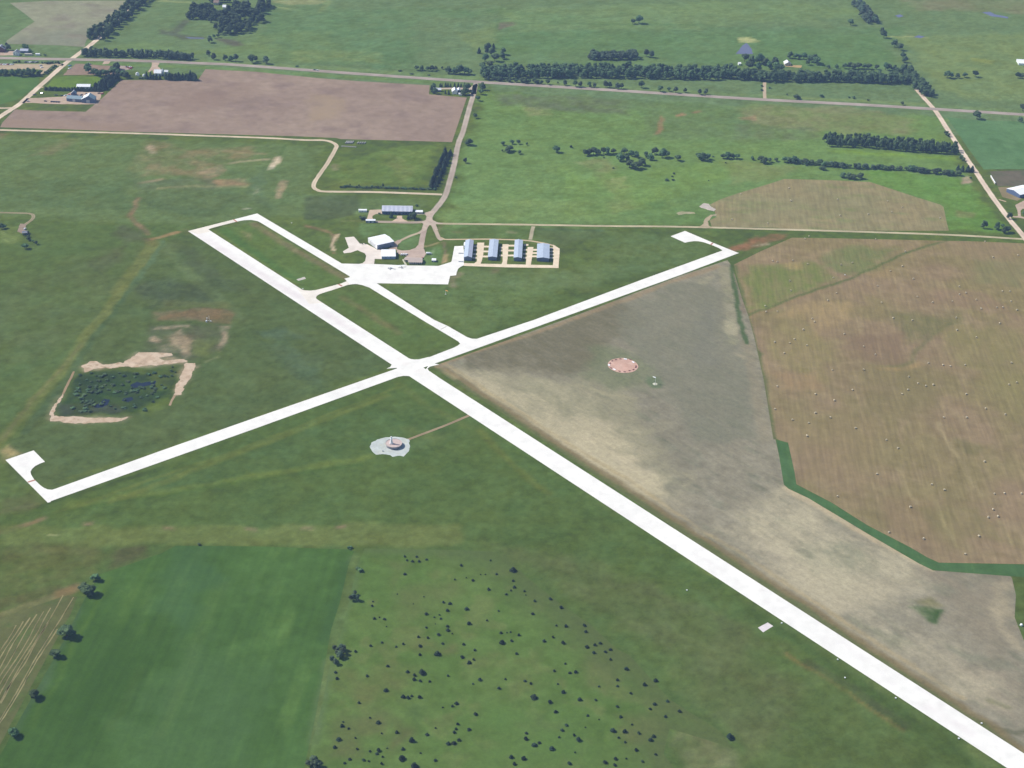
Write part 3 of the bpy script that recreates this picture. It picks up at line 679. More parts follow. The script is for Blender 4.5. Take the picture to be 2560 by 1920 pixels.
stroke('G', [(1450, 660), (1530, 840), (1640, 1050)], (168, 158, 122), 4, 3, .6, .4, on=HF)
stroke('G', [(1990, 830), (2100, 1030)], (172, 162, 126), 4, 3, .6, .4, on=HF)
blob('G', [(1650, 150), (1850, 200), (1800, 280), (1700, 260)], (120, 120, 92), 9, .6, .4, on=HF)
stroke('G', [(330, 560), (620, 730), (1100, 1010), (1440, 1180), (2212, 1205)], (160, 142, 118), 8, 6, .6, .4, on=HF)
stroke('F', [(345, 270), (400, 480), (440, 592), (480, 742), (540, 1012), (603, 1385)], (104, 120, 86), 5, 3.5, .85, .2, on=HF)
stroke('F', [(460, 600), (640, 525), (900, 430)], (158, 138, 112), 6, 5, .6, .4, on=HF)
hay_poly = multi(('F', [(345, 262), (520, 175), (720, 88), (1000, 92), (1900, 112), (2190, 124)]), ('px', [(2680, 618), (2780, 1000), (2700, 1412)]),
       ('G', [(2212, 1208), (1500, 1195), (1400, 1150), (1250, 1062), (900, 882), (600, 692), (305, 538), (290, 440), (235, 190), (130, 160)]), ('F', [(600, 1385), (540, 1010), (480, 740), (440, 590), (400, 480)]))
fsheet('hay_field', None, hay_poly, .05, [(156, 139, 117), (148, 138, 108), (162, 147, 121)], HAY, layer=HF, scale=70, seed=31, streak=(ROWANG, 50, 9), label='large mown hay field dotted with round bales')
# uncut green strip round the hay field
fsheet('green_strip', None, multi(('G', [(135, 165), (235, 192), (290, 442), (303, 540), (600, 694), (900, 884), (1250, 1064), (1400, 1152), (1500, 1197), (2212, 1212), (2400, 1215), (2400, 1330), (2120, 1310), (1450, 1258), (1330, 1200), (900, 950), (400, 650), (240, 575), (200, 540), (160, 300)])), .065,
       [(90, 124, 90), (84, 119, 85), (99, 131, 91)], CROP, scale=30, seed=32, streak=(ROWANG, 30, 4))
# mown triangle between the runways
MW = 'mown'
blob('E', [(420, 400), (860, 420), (1100, 440), (1500, 430), (1700, 480), (1850, 640), (2100, 950), (2212, 1250), (2212, 1422), (1850, 1422), (1250, 1000), (380, 430)], (164, 161, 138), 26, .85, .4, on=MW, bs=30)
blob('E', [(900, 560), (1250, 520), (1600, 650), (1800, 900), (1500, 880), (1200, 760), (950, 680)], (150, 150, 128), 16, .7, .5, on=MW, bs=22)
blob('E', [(1280, 900), (1480, 870), (1620, 1000), (1980, 1200), (2100, 1330), (1900, 1380), (1620, 1230)], (216, 204, 176), 14, .9, .4, on=MW, bs=26)
blob('E', [(1100, 700), (1450, 780), (1750, 800), (1600, 900), (1250, 860)], (196, 186, 162), 14, .75, .5, on=MW, bs=22)
blob('E', [(940, 480), (1150, 450), (1200, 560), (980, 570)], (168, 166, 142), 10, .7, .5, on=MW, bs=18)
stroke('E', [(1500, 540), (1650, 590), (1850, 620)], (180, 175, 148), 6, 5, .7, .4, on=MW)
blob('E', [(440, 230), (1350, 10), (1700, -200), (1900, 0), (1600, 240), (1500, 400), (1000, 410), (520, 400)], (124, 122, 106), 16, .9, .35, on=MW, bs=30)
blob('E', [(1500, 200), (1700, 210), (1950, 300), (2050, 440), (1900, 560), (1650, 540), (1450, 430)], (128, 138, 112), 14, .8, .3, on=MW, bs=20)
blob('R', [(1400, 830), (1700, 820), (1780, 960), (1720, 1100), (1480, 1120), (1380, 980)], (110, 130, 104), 4, .9, .2, on=MW)
blob('F', [(0, 400), (230, 330), (320, 640), (420, 900), (480, 1389), (100, 1389), (-300, 800), (-400, 500)], (137, 139, 125), 16, .85, .35, on=MW, bs=30)
blob('F', [(150, 500), (250, 600), (250, 900), (50, 900)], (134, 136, 127), 16, .6, .4, on=MW, bs=30)
blob('F', [(110, 360), (220, 330), (190, 380), (130, 380)], (185, 178, 152), 6, .8, .5, on=MW, bs=8)
stroke('F', [(280, 290), (310, 480), (340, 680), (340, 760)], (168, 166, 138), 12, 6, .6, .6, on=MW, bs=8)
blob('F', [(290, 620), (360, 610), (385, 720), (320, 720)], (192, 186, 160), 7, .8, .5, on=MW, bs=8)
stroke('F', [(430, 770), (480, 1050), (550, 1389)], (160, 152, 132), 12, 6, .6, .5, on=MW, bs=8)
blob('F', [(360, 820), (420, 850), (400, 870)], (180, 172, 148), 5, .7, .4, on=MW)
blob('F', [(330, 240), (410, 260), (440, 590), (400, 560)], (140, 124, 112), 5, .7, .4, on=MW)
stroke('F', [(325, 270), (360, 470), (400, 650), (428, 768)], (88, 112, 84), 5.5, 3, .95, .1, on=MW)
blob('G', [(0, 600), (200, 600), (560, 760), (900, 1000), (1400, 1270), (1100, 1400), (600, 1500), (0, 1100)], (188, 181, 157), 36, .75, .6, on=MW, bs=24)
blob('G', [(300, 1080), (800, 1050), (900, 1250), (700, 1400), (350, 1200)], (140, 146, 126), 18, .75, .45, on=MW, bs=24)
stroke('G', [(220, 580), (600, 790), (1100, 1080), (1430, 1262)], (205, 188, 158), 8, 5, .85, .3, on=MW)
blob('G', [(0, 950), (200, 1050), (250, 1250), (0, 1150)], (202, 192, 170), 14, .7, .5, on=MW)
blob('H', [(1400, 80), (2100, 140), (2140, 300), (2150, 480), (2100, 800), (1800, 600), (1600, 320), (1350, 200)], (156, 148, 132), 28, .8, .3, on=MW)
blob('H', [(1980, 200), (2100, 170), (2150, 300), (2140, 450), (2000, 400)], (182, 172, 148), 10, .8, .4, on=MW)
stroke('H', [(2000, 380), (2050, 550), (2180, 680)], (190, 180, 155), 8, 6, .7, .3, on=MW)
blob('H', [(1335, 360), (1480, 358), (1590, 380), (1550, 490), (1480, 470), (1420, 410)], (72, 100, 68), 4, .98, .05, on=MW)
blob('H', [(1370, 330), (1500, 290), (1590, 350), (1480, 362)], (128, 128, 98), 5, .85, .2, on=MW)
blob('H', [(200, 40), (1000, 100), (1300, 200), (800, 400), (500, 300)], (186, 178, 156), 14, .7, .5, on=MW, bs=20)
blob('H', [(900, 420), (1300, 620), (1350, 720), (1250, 700), (850, 440)], (138, 142, 122), 8, .7, .4, on=MW)
blob('H', [(1600, 700), (2212, 900), (2212, 1300), (1900, 1100)], (162, 152, 136), 16, .6, .4, on=MW, bs=24)
blob('H', [(1200, 600), (1700, 720), (2100, 1150), (1700, 1050)], (182, 175, 153), 14, .6, .5, on=MW, bs=20)
stroke('H', [(1960, 1080), (2110, 1140)], (128, 132, 102), 5, 4, .7, .3, on=MW)
stroke('H', [(2000, 1300), (2150, 1330), (2300, 1300)], (108, 112, 96), 4, 3, .8, .2, on=MW)
for q_, c_, o_ in (([(430, 405), (900, 425), (1120, 450), (1420, 560), (1700, 760), (2000, 1050), (2212, 1300), (2212, 1422), (1850, 1422), (1250, 1000), (700, 640)], (186, 180, 155), .75), ([(1000, 620), (1400, 720), (1700, 900), (2000, 1150), (2150, 1380), (1950, 1400), (1400, 1010)], (206, 196, 168), .7)):
    blob('E', q_, c_, 34, o_, .8, on=MW, bs=18)
blob('G', [(-200, 700), (250, 620), (700, 880), (1350, 1260), (900, 1500), (300, 1400), (-300, 900)], (204, 196, 170), 36, .65, .85, on=MW, bs=18)
blob('H', [(100, 20), (900, 60), (1400, 260), (1500, 500), (2000, 900), (2212, 1200), (2000, 1200), (1200, 700), (500, 250)], (198, 190, 166), 34, .6, .85, on=MW, bs=18)
stroke('E', [(560, 470), (900, 660), (1250, 900), (1700, 1180), (2150, 1460)], (206, 196, 168), 26, 22, .6, .6, on=MW, bs=14)
stroke('H', [(-100, 20), (300, 200), (800, 520), (1300, 860)], (200, 190, 164), 20, 18, .5, .7, on=MW, bs=14)
# verge of the runway on that side: green, brown, then a straw line
stroke('px', [(1085, 921), (1500, 1192), (2000, 1520), (2600, 1914)], (106, 118, 84), 12, 6, .95, .15, on=MW)
stroke('px', [(1110, 921), (1510, 1183), (2015, 1512), (2640, 1922)], (138, 126, 100), 7, 5, .85, .25, on=MW)
stroke('px', [(1112, 908), (1300, 1030), (1520, 1170), (2030, 1500), (2400, 1742)], (186, 172, 138), 4.5, 3.5, .75, .45, on=MW)
stroke('E', [(290, 365), (600, 250), (1000, 120), (1400, -20)], (168, 148, 122), 6, 4, .8, .3, on=MW)
stroke('E', [(1400, -20), (1800, -170), (2200, -320), (2500, -420)], (168, 148, 122), 8, 4, .7, .3, on=MW)
blob('E', [(300, 370), (350, 380), (470, 460), (420, 470), (330, 420)], (185, 170, 138), 5, .7, .4, on=MW)
mown_poly = multi(('E', [(222, 385), (300, 352), (700, 212), (1400, -40)]), ('F', [(0, 334), (305, 232), (328, 262), (345, 300), (400, 482), (440, 592), (480, 742), (540, 1012), (600, 1385)]),
       ('G', [(130, 162), (160, 300), (200, 542), (240, 577), (400, 652), (900, 952), (1330, 1202), (1450, 1260), (2100, 1310)]), ('H', [(2120, 140), (2150, 270), (2140, 440), (2212, 620)]), ('px', [(2640, 1660), (2700, 1985), (2560, 1890), (1840, 1423), (1300, 1062), (1085, 921)]))
fsheet('mown_field', None, mown_poly, .04, [(148, 145, 131), (156, 152, 137), (137, 139, 124)], MOWN, layer=MW, scale=60, seed=41, streak=(RUNANG, 42, 7), sp=2.3, contrast=1.25, label='mown straw-coloured field between the two runways')
# pasture with junipers, crop field and raked strip at the bottom
fsheet('pasture', None, multi(('J', [(1150, 262), (1900, 275), (2212, 285)]), ('K', [(420, 130), (560, 160), (680, 300), (1040, 590), (1290, 760), (1500, 960)]), ('M', [(1180, 120), (1500, 470), (1640, 560), (1900, 720), (1990, 850), (1500, 700), (1450, 900), (1600, 1100), (1500, 1300), (-500, 1300)]), ('L', [(-120, 1700), (0, 1100), (130, 600), (190, 260)]), ('J', [(960, 950), (1080, 420)])), .05,
       [(98, 127, 77), (105, 131, 81), (112, 131, 85)], FIELD, layer='pasture', scale=60, seed=51, contrast=1.1, label='bright green pasture dotted with junipers')
fsheet('crop_field', None, multi(('I', [(1090, 283), (1585, 287)]), ('J', [(1000, 272), (1050, 290), (1000, 420), (920, 760), (840, 1010)]), ('L', [(120, 350), (40, 800), (-60, 1250), (-200, 1900)]), ('I', [(-160, 1950), (-60, 1680), (30, 1530), (120, 1360), (240, 1150), (330, 990), (400, 860), (520, 620), (620, 460), (800, 400), (1000, 330)])), .05,
       [(80, 113, 70), (88, 122, 76), (97, 130, 79)], CROP, layer='crop', scale=80, seed=61, streak=(CROPANG, 90, 12), label='dense green crop field in the foreground')
fsheet('raked_field', 'I', [(-200, 800), (0, 735), (250, 645), (420, 590), (480, 600), (440, 700), (330, 900), (200, 1140), (60, 1400), (-60, 1640), (-300, 1900)], .045,
       [(106, 114, 84), (112, 118, 86), (100, 116, 80)], FIELD, scale=30, seed=62, label='mown corner field with pale raked rows')
for k, (a, b, n_) in enumerate([(100, 775, 380), (140, 752, 560), (182, 728, 640), (228, 708, 660), (275, 690, 640), (318, 668, 760), (392, 590, 900), (452, 602, 1000), (350, 800, 800), (300, 760, 500)]):
    t = np.linspace(0, 1, 22)
    P = np.stack([a - .60 * n_ * t + 5 * np.sin(t * 11 + k), b + n_ * t], 1)
    road('raked_row', 'I', P, 1.0, .075, (158, 152, 118), (124, 126, 94), FIELD, seed=80 + k, rough=.7)

# ================================================================== ROADS
HWY = (182, 172, 170); GRV = (236, 219, 203); LANE = (210, 200, 174); VERGE = (112, 138, 102)
road('highway', 'px', [(-120, 141), (0, 145), (173, 148.5), (347, 152), (480, 157.5), (600, 163), (889, 184), (1190, 204.5), (1507, 224), (1880, 247.5), (2165, 262.5), (2560, 286.5), (2700, 295)], 13.5, .12, HWY, (150, 152, 138), ASPH, track=.05, rough=.7, step=8, label='grey two-lane highway running across the photo')
road('highway_edge_line', 'px', [(-120, 139.4), (0, 143.4), (173, 147), (347, 150.4), (480, 155.8), (600, 161.3), (889, 182.1), (1190, 202.6), (1507, 222), (1880, 245.4), (2165, 260.3), (2560, 284.2), (2700, 292.7)], .5, .135, (205, 200, 198), HWY, ASPH, rough=0, step=8)
road('section_road', 'px', [(400, -62), (330, 20), (240, 101), (202.5, 130), (179, 147.5), (156, 165), (104, 211), (52, 257.5), (0, 292), (-80, 352)], 9.5, .10, GRV, (150, 155, 125), GRAVEL, track=.06, rough=1.0, label='pale gravel section road at the far left')
road('airport_road', 'px', [(1190, 205), (1184, 235), (1174, 268), (1157, 330), (1145.5, 360.6), (1134, 417), (1122, 461.6), (1112.6, 490), (1098.5, 511), (1077, 537), (1072, 549)], 8.5, .10, (196, 184, 176), VERGE, ASPH, track=.05, rough=.6, label='airport access road coming off the highway')
road('gravel_road', 'px', [(2290, 222), (2315, 250.6), (2340, 279), (2367, 320.5), (2407.6, 383), (2437, 426), (2475, 483), (2513, 535), (2532, 559), (2560, 592), (2640, 700)], 8.5, .10, (238, 219, 204), (140, 150, 115), GRAVEL, track=.07, rough=.9, label='pale gravel road along the right edge')
road('field_road', 'px', [(-60, 322), (0, 325), (318, 333), (640, 344), (760, 350), (809, 350.7), (830.5, 356), (841, 364), (837.6, 374.7), (819, 407.6), (797.6, 438), (786, 457), (784.7, 468.7), (795, 475.7), (816, 479), (924.5, 480), (1020, 483), (1105.6, 486.3)], 6.5, .09, (228, 212, 192), VERGE, GRAVEL, track=.08, rough=.8, label='narrow gravel lane bending round a meadow')
road('grass_lane', 'px', [(1075, 556), (1100, 559), (1300, 561.5), (1500, 565), (1671, 566.5), (1800, 569.5), (2000, 575), (2231, 582), (2400, 588.5), (2543, 597), (2660, 604)], 5.6, .09, LANE, (130, 142, 105), GRAVEL, track=.16, rough=.8, label='pale two-track lane past the hangars')
road('farm_lane', 'X', [(340, 575), (338, 700), (345, 835)], 6, .09, (205, 188, 170), VERGE, GRAVEL, rough=.6)
road('farm_lane', '1', [(-200, 925), (0, 935), (95, 932)], 7, .09, (214, 198, 180), VERGE, GRAVEL, rough=.6)
road('farm_lane', 'P', [(720, 870), (800, 872)], 6, .09, (205, 190, 160), VERGE, GRAVEL, rough=.6)
road('farm_lane', 'T', [(730, 745), (800, 765), (870, 785)], 3.5, .09, (205, 185, 165), VERGE, GRAVEL, rough=.4)
road('house_lane', 'U', [(-400, 155), (0, 160), (700, 178), (1000, 190), (1120, 225), (1155, 310), (1080, 420), (850, 590)], 4.6, .09, (168, 160, 138), VERGE, GRAVEL, track=.1, rough=.7)
road('beacon_track', 'D', [(930, 552), (1200, 450), (1500, 335), (1700, 250), (1790, 212)], 3.4, .09, (172, 156, 134), (116, 124, 92), GRAVEL, track=.1, rough=.5, label='tan dirt track to the round beacon pad')
# airport drives
DRV = (205, 188, 176)
road('hangar_drive', 'N', [(1640, 60), (1570, 160), (1480, 225), (1300, 285), (1100, 375), (960, 450), (880, 500)], 4.6, .11, (202, 188, 168), VERGE, GRAVEL, rough=.5)
road('parking_drive', 'N', [(1690, -90), (1660, 20), (1610, 160), (1575, 320), (1545, 480), (1520, 640)], 7.5, .115, (198, 180, 172), VERGE, ASPH, rough=.4)
road('hangar_lane', 'N', [(1760, -60), (1830, 20), (1890, 140), (1935, 250), (2000, 370), (2060, 410)], 5.6, .11, (208, 192, 178), VERGE, GRAVEL, rough=.5)
road('hangar_lane', '6', [(10, 520), (60, 545), (300, 545), (700, 543), (1150, 557), (1350, 582), (1500, 612), (1590, 640)], 3.6, .112, (212, 192, 168), VERGE, GRAVEL, rough=.4)
road('cross_track', '6', [(1290, 365), (1265, 460), (1248, 548)], 5, .105, (190, 182, 162), VERGE, GRAVEL, rough=.9)
road('museum_drive', 'O', [(1720, 640), (1500, 660), (1200, 665), (800, 655), (390, 648)], 7.2, .108, (186, 172, 162), VERGE, ASPH, rough=.4)
road('museum_drive', 'O', [(1700, 470), (1600, 455), (1430, 462)], 3.0, .108, (190, 186, 165), VERGE, GRAVEL, rough=.4)
GV = [(214, 196, 178), (204, 186, 168), (222, 206, 188)]
def yard(name, sid, pts, cols=GV, z=.1, mat=None, rough=.5, seed=5, sp=None, label=None, contrast=.8):
    return sheet(name, gnd(sid, pts), z, cols, mat or GRAVEL, scale=10, seed=seed, sp=sp or 2.0, fine=4, rough=rough, contrast=contrast, label=label)
yard('road_junction', 'O', [(1600, 430), (1800, 375), (1870, 380), (1800, 520), (1830, 610), (1930, 660), (2080, 680), (2080, 700), (1900, 700), (1960, 860), (1890, 870), (1800, 740), (1740, 730), (1660, 860), (1560, 900), (1490, 960), (1480, 930), (1560, 840), (1600, 700), (1560, 680), (1560, 650), (1640, 620), (1690, 540), (1660, 490)], [(206, 190, 180), (214, 198, 186), (198, 182, 172)], z=.12)
yard('parking_lot', 'N', [(1440, 540), (1400, 600), (1250, 660), (1050, 668), (930, 640), (920, 720), (1000, 765), (1160, 790), (1180, 850), (1540, 850), (1600, 850), (1655, 760), (1605, 620), (1610, 520)], [(206, 186, 178), (214, 194, 184), (198, 180, 172)], z=.125, mat=ASPH, label='tan parking lot beside the small terminal')
yard('hangar_yard', 'N', [(830, 470), (960, 400), (1050, 430), (960, 510), (925, 600), (945, 660), (760, 650), (720, 620), (850, 545)], [(206, 186, 174), (198, 178, 168), (214, 196, 182)], z=.118)
yard('museum_yard', 'O', [(165, 600), (245, 350), (540, 340), (555, 450), (500, 445), (400, 455), (315, 500), (300, 540), (340, 590), (390, 625), (180, 625)], [(222, 202, 186), (214, 194, 176), (228, 210, 194)], z=.115)
yard('museum_forecourt', 'O', [(930, 498), (1060, 498), (1062, 570), (1210, 645), (780, 645), (922, 570)], [(230, 206, 190), (222, 200, 182), (236, 214, 198)], z=.12)
yard('path_strip', 'N', [(1060, 900), (1085, 880), (1190, 1040), (1140, 1045)], [(214, 214, 198)] * 3, z=.11, rough=.1)
# farm yards
FY = [(206, 186, 174), (196, 176, 164), (214, 196, 184)]
yard('farm_yard', 'P', [(490, 1075), (800, 1062), (1150, 1045), (1300, 960), (1900, 960), (1850, 1060), (1800, 1180), (1450, 1190), (900, 1180), (600, 1160), (400, 1170)], FY, sp=4, rough=1.5)
yard('farm_yard', 'P', [(-600, 440), (1180, 440), (1150, 475), (960, 470), (780, 640), (740, 620), (800, 560), (700, 540), (-600, 550)], [(190, 178, 158), (200, 184, 166), (178, 168, 150)], sp=4, rough=1.5)
yard('farm_yard', 'P', [(1240, 560), (1400, 440), (1530, 440), (1900, 470), (2212, 480), (2212, 640), (1700, 640), (1160, 650)], [(158, 140, 134), (168, 150, 144), (148, 134, 126)], sp=4, rough=1.5)
yard('farm_yard', 'P', [(1880, 450), (1940, 365), (2060, 370), (2000, 440)], FY, sp=4, rough=.8)
yard('farm_yard', 'P', [(-500, 200), (250, 200), (330, 280), (-500, 295)], FY, sp=4, rough=1)
yard('farm_yard', 'Q', [(920, 235), (1110, 240), (1050, 330), (1130, 400), (1120, 470), (960, 500), (930, 420), (850, 470), (830, 450), (910, 340)], FY, sp=3, rough=.8)
yard('farm_yard', 'Q', [(40, 370), (90, 310), (330, 320), (460, 350), (440, 400), (320, 410), (240, 480)], [(186, 172, 172), (176, 164, 162), (190, 178, 176)], sp=4, rough=1)
yard('farm_yard', 'S', [(600, 410), (1400, 390), (1580, 420), (1720, 300), (1850, 260), (1800, 620), (1500, 660), (1490, 640), (1700, 560), (1690, 480), (1500, 470), (600, 460)], [(206, 194, 182), (196, 184, 170), (212, 200, 190)], sp=3, rough=.8)
yard('farm_yard', 'X', [(620, 345), (860, 350), (840, 385), (620, 365)], [(205, 180, 140), (190, 165, 135), (200, 180, 150)], sp=4, rough=1)
yard('farm_yard', 'T', [(1040, 850), (1200, 770), (1400, 740), (1400, 930), (1180, 920), (1140, 960), (1150, 1060), (1300, 1110), (1300, 1130), (1130, 1090), (1000, 1080), (990, 1060), (1090, 1055), (1080, 940)], FY, sp=2.5, rough=.6)
yard('house_yard', 'U', [(640, 700), (700, 540), (900, 560), (885, 780), (740, 885), (590, 810)], [(172, 156, 148), (162, 148, 138), (180, 164, 152)], sp=1.6, rough=.6)
# gravel dump and its haul track
yard('gravel_spill', 'a', [(1375, 85), (1440, 45), (1500, 55), (1540, 95), (1600, 130), (1570, 160), (1480, 130), (1400, 110)], [(206, 198, 194), (214, 206, 202), (198, 190, 186)], rough=1.5, sp=1.6, label='grey gravel spill beside the small hay field')
yard('gravel_spill', 'a', [(1540, 200), (1610, 195), (1600, 225), (1550, 222)], [(178, 172, 152)] * 3, rough=1.5, sp=1.6)
yard('gravel_spill', 'a', [(1050, 180), (1130, 160), (1300, 170), (1310, 190), (1150, 195), (1080, 205)], [(186, 182, 158), (170, 168, 142), (150, 156, 122)], rough=1.8, sp=1.6)
yard('haul_track', 'a', [(1350, 385), (1420, 330), (1460, 250), (1530, 200), (1550, 220), (1490, 300), (1500, 350), (1570, 390)], [(196, 180, 160), (186, 174, 150), (204, 190, 168)], rough=1.5, sp=1.8, z=.095)
# bare soil banks of the old pit
BK = [(214, 192, 172), (224, 205, 186), (196, 174, 152)]
yard('soil_bank', 'C', [(715, 740), (790, 695), (900, 735), (1060, 715), (1200, 620), (1350, 625), (1480, 630), (1480, 650), (1380, 670), (1400, 690), (1590, 690), (1620, 700), (1590, 715), (1200, 750), (880, 765), (740, 790)], BK, rough=3.0, sp=1.4, z=.06, contrast=1.2, label='pale bare soil bank above the old pit')
yard('soil_bank', 'C', [(1600, 715), (1690, 720), (1700, 745), (1640, 850), (1560, 990), (1510, 995), (1500, 950), (1580, 800)], BK, rough=2.4, sp=1.4, z=.06, label='pale bare soil bank on the right of the old pit')
yard('soil_bank', 'C', [(540, 980), (550, 1000), (470, 1130), (470, 1175), (600, 1180), (900, 1185), (1110, 1190), (1060, 1222), (750, 1238), (560, 1232), (430, 1215), (430, 1150), (480, 1070)], BK, rough=2.4, sp=1.4, z=.06, label='long pale soil bank along the lower edge of the old pit')
road('soil_track', 'C', [(640, 790), (600, 870), (545, 985)], 2.6, .06, (170, 150, 128), (110, 120, 90), GRAVEL, rough=.7)
road('soil_track', 'C', [(1510, 995), (1480, 1050), (1465, 1085)], 2.6, .06, (180, 160, 138), (110, 120, 90), GRAVEL, rough=.7)
# water
WATER, _nt, _b = nodes('pond_water')
_b.inputs['Base Color'].default_value = (.012, .018, .035, 1); _b.inputs['Roughness'].default_value = .12; _b.inputs['Specular IOR Level'].default_value = .16
_n = _nt.nodes.new('ShaderNodeTexNoise'); _n.inputs['Scale'].default_value = .6
_bp = _nt.nodes.new('ShaderNodeBump'); _bp.inputs['Strength'].default_value = .15; _bp.inputs['Distance'].default_value = .05
_nt.links.new(_n.outputs[0], _bp.inputs['Height']); _nt.links.new(_bp.outputs[0], _b.inputs['Normal'])
SKY_WATER, _nt2, _b2 = nodes('sky_tinted_pond_water')
_b2.inputs['Base Color'].default_value = (.115, .115, .17, 1); _b2.inputs['Roughness'].default_value = .2; _b2.inputs['Specular IOR Level'].default_value = .3  # grazing sky reflection of the far ponds put into the base colour
def pond(sid, pts, z=.07, rough=1.0, sp=2.0, label=None):
    o = sheet('pond_water', gnd(sid, pts), z, [(20, 20, 40)] * 3, SKY_WATER if sp > 3 else WATER, rough=rough, sp=sp)
    if label: o['label'] = label
pond('C', [(800, 1085), (870, 1060), (900, 1030), (945, 1035), (930, 1080), (880, 1100), (820, 1105)], label='dark open water in the overgrown pit')
pond('C', [(1050, 1045), (1070, 1025), (1140, 1012), (1155, 1035), (1110, 1055)])
pond('C', [(1120, 910), (1180, 880), (1220, 890), (1350, 870), (1340, 905), (1230, 920), (1150, 935)])
pond('3', [(2090, 430), (2140, 380), (2170, 350), (2212, 400), (2212, 440)], sp=5, label='lilac-grey stock pond beyond the belt')
pond('4', [(0, 415), (50, 350), (80, 330), (135, 415)], z=.08, sp=5)
pond('4', [(1365, 285), (1400, 270), (1450, 280), (1420, 295)], sp=5)
pond('4', [(1220, 120), (1260, 110), (1290, 125), (1250, 135)], sp=5)
pond('4', [(1890, 95), (1950, 90), (1990, 110), (2090, 130), (2090, 142), (1960, 125)], sp=5)
pond('W', [(430, 640), (600, 650), (760, 655), (750, 668), (500, 665)], sp=5)

# ================================================================== AIRFIELD PAVEMENT
WH = [(266, 266, 265), (262, 262, 261), (256, 254, 255)]
CREAM = [(254, 238, 216), (248, 231, 208), (258, 246, 228)]
def pave(name, poly, z, cols=WH, sp=3.0, label=None, seed=9, layer=None):
    return sheet(name, poly, z, cols, PAVE, scale=30, seed=seed, sp=sp, fine=6, contrast=.6, label=label, layer=layer)
PV = 'rw'
stroke('B', [(420, 370), (900, 690), (1400, 1000), (1850, 1270), (2150, 1450)], (247, 240, 244), 10, 8, .8, .5, on=PV, bs=20)
stroke('H', [(1480, 1130), (1800, 1340)], (254, 250, 252), 8, 7, .7, .5, on=PV, bs=12)
stroke('E', [(0, 310), (200, 440)], (254, 249, 248), 8, 7, .6, .5, on=PV, bs=12)
_n = np.array([-RUNDIR[1], RUNDIR[0]]) / np.linalg.norm(RUNDIR)
LA, LB = gnd('px', [(470, 578)])[0], gnd('px', [(2700, 2040)])[0]
if np.dot(gnd('px', [(1840, 1419)])[0] - LA, _n) < 0: _n = -_n
RW = 22.8
ER = gnd('px', [(540, 564)])[0]
pave('runway', np.array([LA, LB, LB + _n * RW, gnd('px', [(521, 574)])[0]]), .16, label='long white concrete runway running to the lower right', layer=PV)
pave('crosswind_runway', gnd('px', [(119, 1256), (333, 1180), (640, 1071), (1090, 908), (1700, 688), (1848, 632.5), (1806, 626.5), (1603, 700), (1335, 800), (1190, 848), (1063, 897), (640, 1044), (400, 1128), (128, 1226), (100, 1236)]), .175, label='white concrete crosswind runway')
pave('runway_turnaround', gnd('Z', [(75, 278), (465, 145), (622, 303), (560, 325), (490, 360), (445, 400), (422, 440), (430, 480), (470, 545), (560, 630), (610, 665), (660, 685), (720, 690), (760, 678), (700, 860), (660, 868)]), .19, label='white turnaround pad at the left end of the crosswind runway')
pave('runway_turnaround', gnd('a', [(1915, 735), (1560, 592), (1175, 428), (975, 503), (1175, 592), (1230, 580), (1300, 570), (1360, 572), (1430, 585), (1540, 622), (1640, 665), (1690, 695), (1680, 715), (1800, 760)]), .19, label='white turnaround pad at the right end of the crosswind runway')
pave('connector_taxiway', gnd('B', [(308, 345), (820, 215), (850, 240), (640, 293), (570, 313), (545, 322), (532, 332), (555, 350), (420, 380)]), .18, [(258, 252, 244), (252, 246, 238), (264, 258, 252)], label='cream taxiway link at the upper runway end')
pave('parallel_taxiway', gnd('B', [(820, 215), (1075, 150), (2005, 700), (2100, 850), (2080, 835), (1110, 250), (1080, 235), (1010, 221), (930, 225), (850, 240)]), .182, label='white taxiway parallel to the long runway')
pave('connector_taxiway', gnd('B', [(1500, 960), (1550, 985), (1600, 1000), (1660, 1004), (1720, 998), (1850, 966), (2000, 925), (2060, 902), (2100, 865), (2212, 860), (2212, 935), (2150, 930), (2080, 940), (2000, 966), (1900, 1000), (1830, 1020), (1760, 1045), (1732, 1063), (1725, 1085), (1740, 1105), (1800, 1140), (1650, 1150)]), .184, [(262, 256, 250), (256, 250, 243), (266, 262, 258)], label='cream taxiway link to the apron')
pave('apron', np.concatenate([gnd('5', [(395, 1400), (620, 1405), (745, 1405), (900, 1412), (1070, 1420), (1430, 1425), (1560, 1385), (1570, 1375)]), gnd('6', [(200, 640), (320, 636), (330, 700), (330, 850), (330, 905), (290, 922), (252, 950), (232, 1000), (222, 1042), (140, 1052), (112, 1168)]), gnd('5', [(1535, 1622), (770, 1610), (838, 1659), (705, 1659), (620, 1630), (560, 1618), (490, 1622), (430, 1560), (490, 1545)])]), .186, label='broad white concrete apron in front of the hangars')
pave('parallel_taxiway', np.concatenate([gnd('5', [(640, 1622), (770, 1608)]), gnd('E', [(270, 0), (380, 50), (530, 136), (570, 149), (625, 150), (640, 175), (430, 215), (455, 204), (475, 188), (460, 170), (175, 0)])]), .179, label='white taxiway from the apron to the crosswind runway')
pave('hangar_apron', gnd('N', [(-380, 340), (-150, 320), (0, 500), (110, 480), (340, 590), (430, 650), (540, 650), (550, 720), (545, 885), (370, 880), (355, 1000), (355, 1010), (130, 1010), (-40, 1010), (60, 990), (130, 930), (155, 800), (120, 740), (0, 690), (-60, 660), (-230, 720), (-400, 740), (-430, 690), (-280, 600)]), .178, [(254, 246, 240), (248, 238, 232), (260, 254, 250)], sp=1.8, label='cream concrete pad beside the large white hangar')
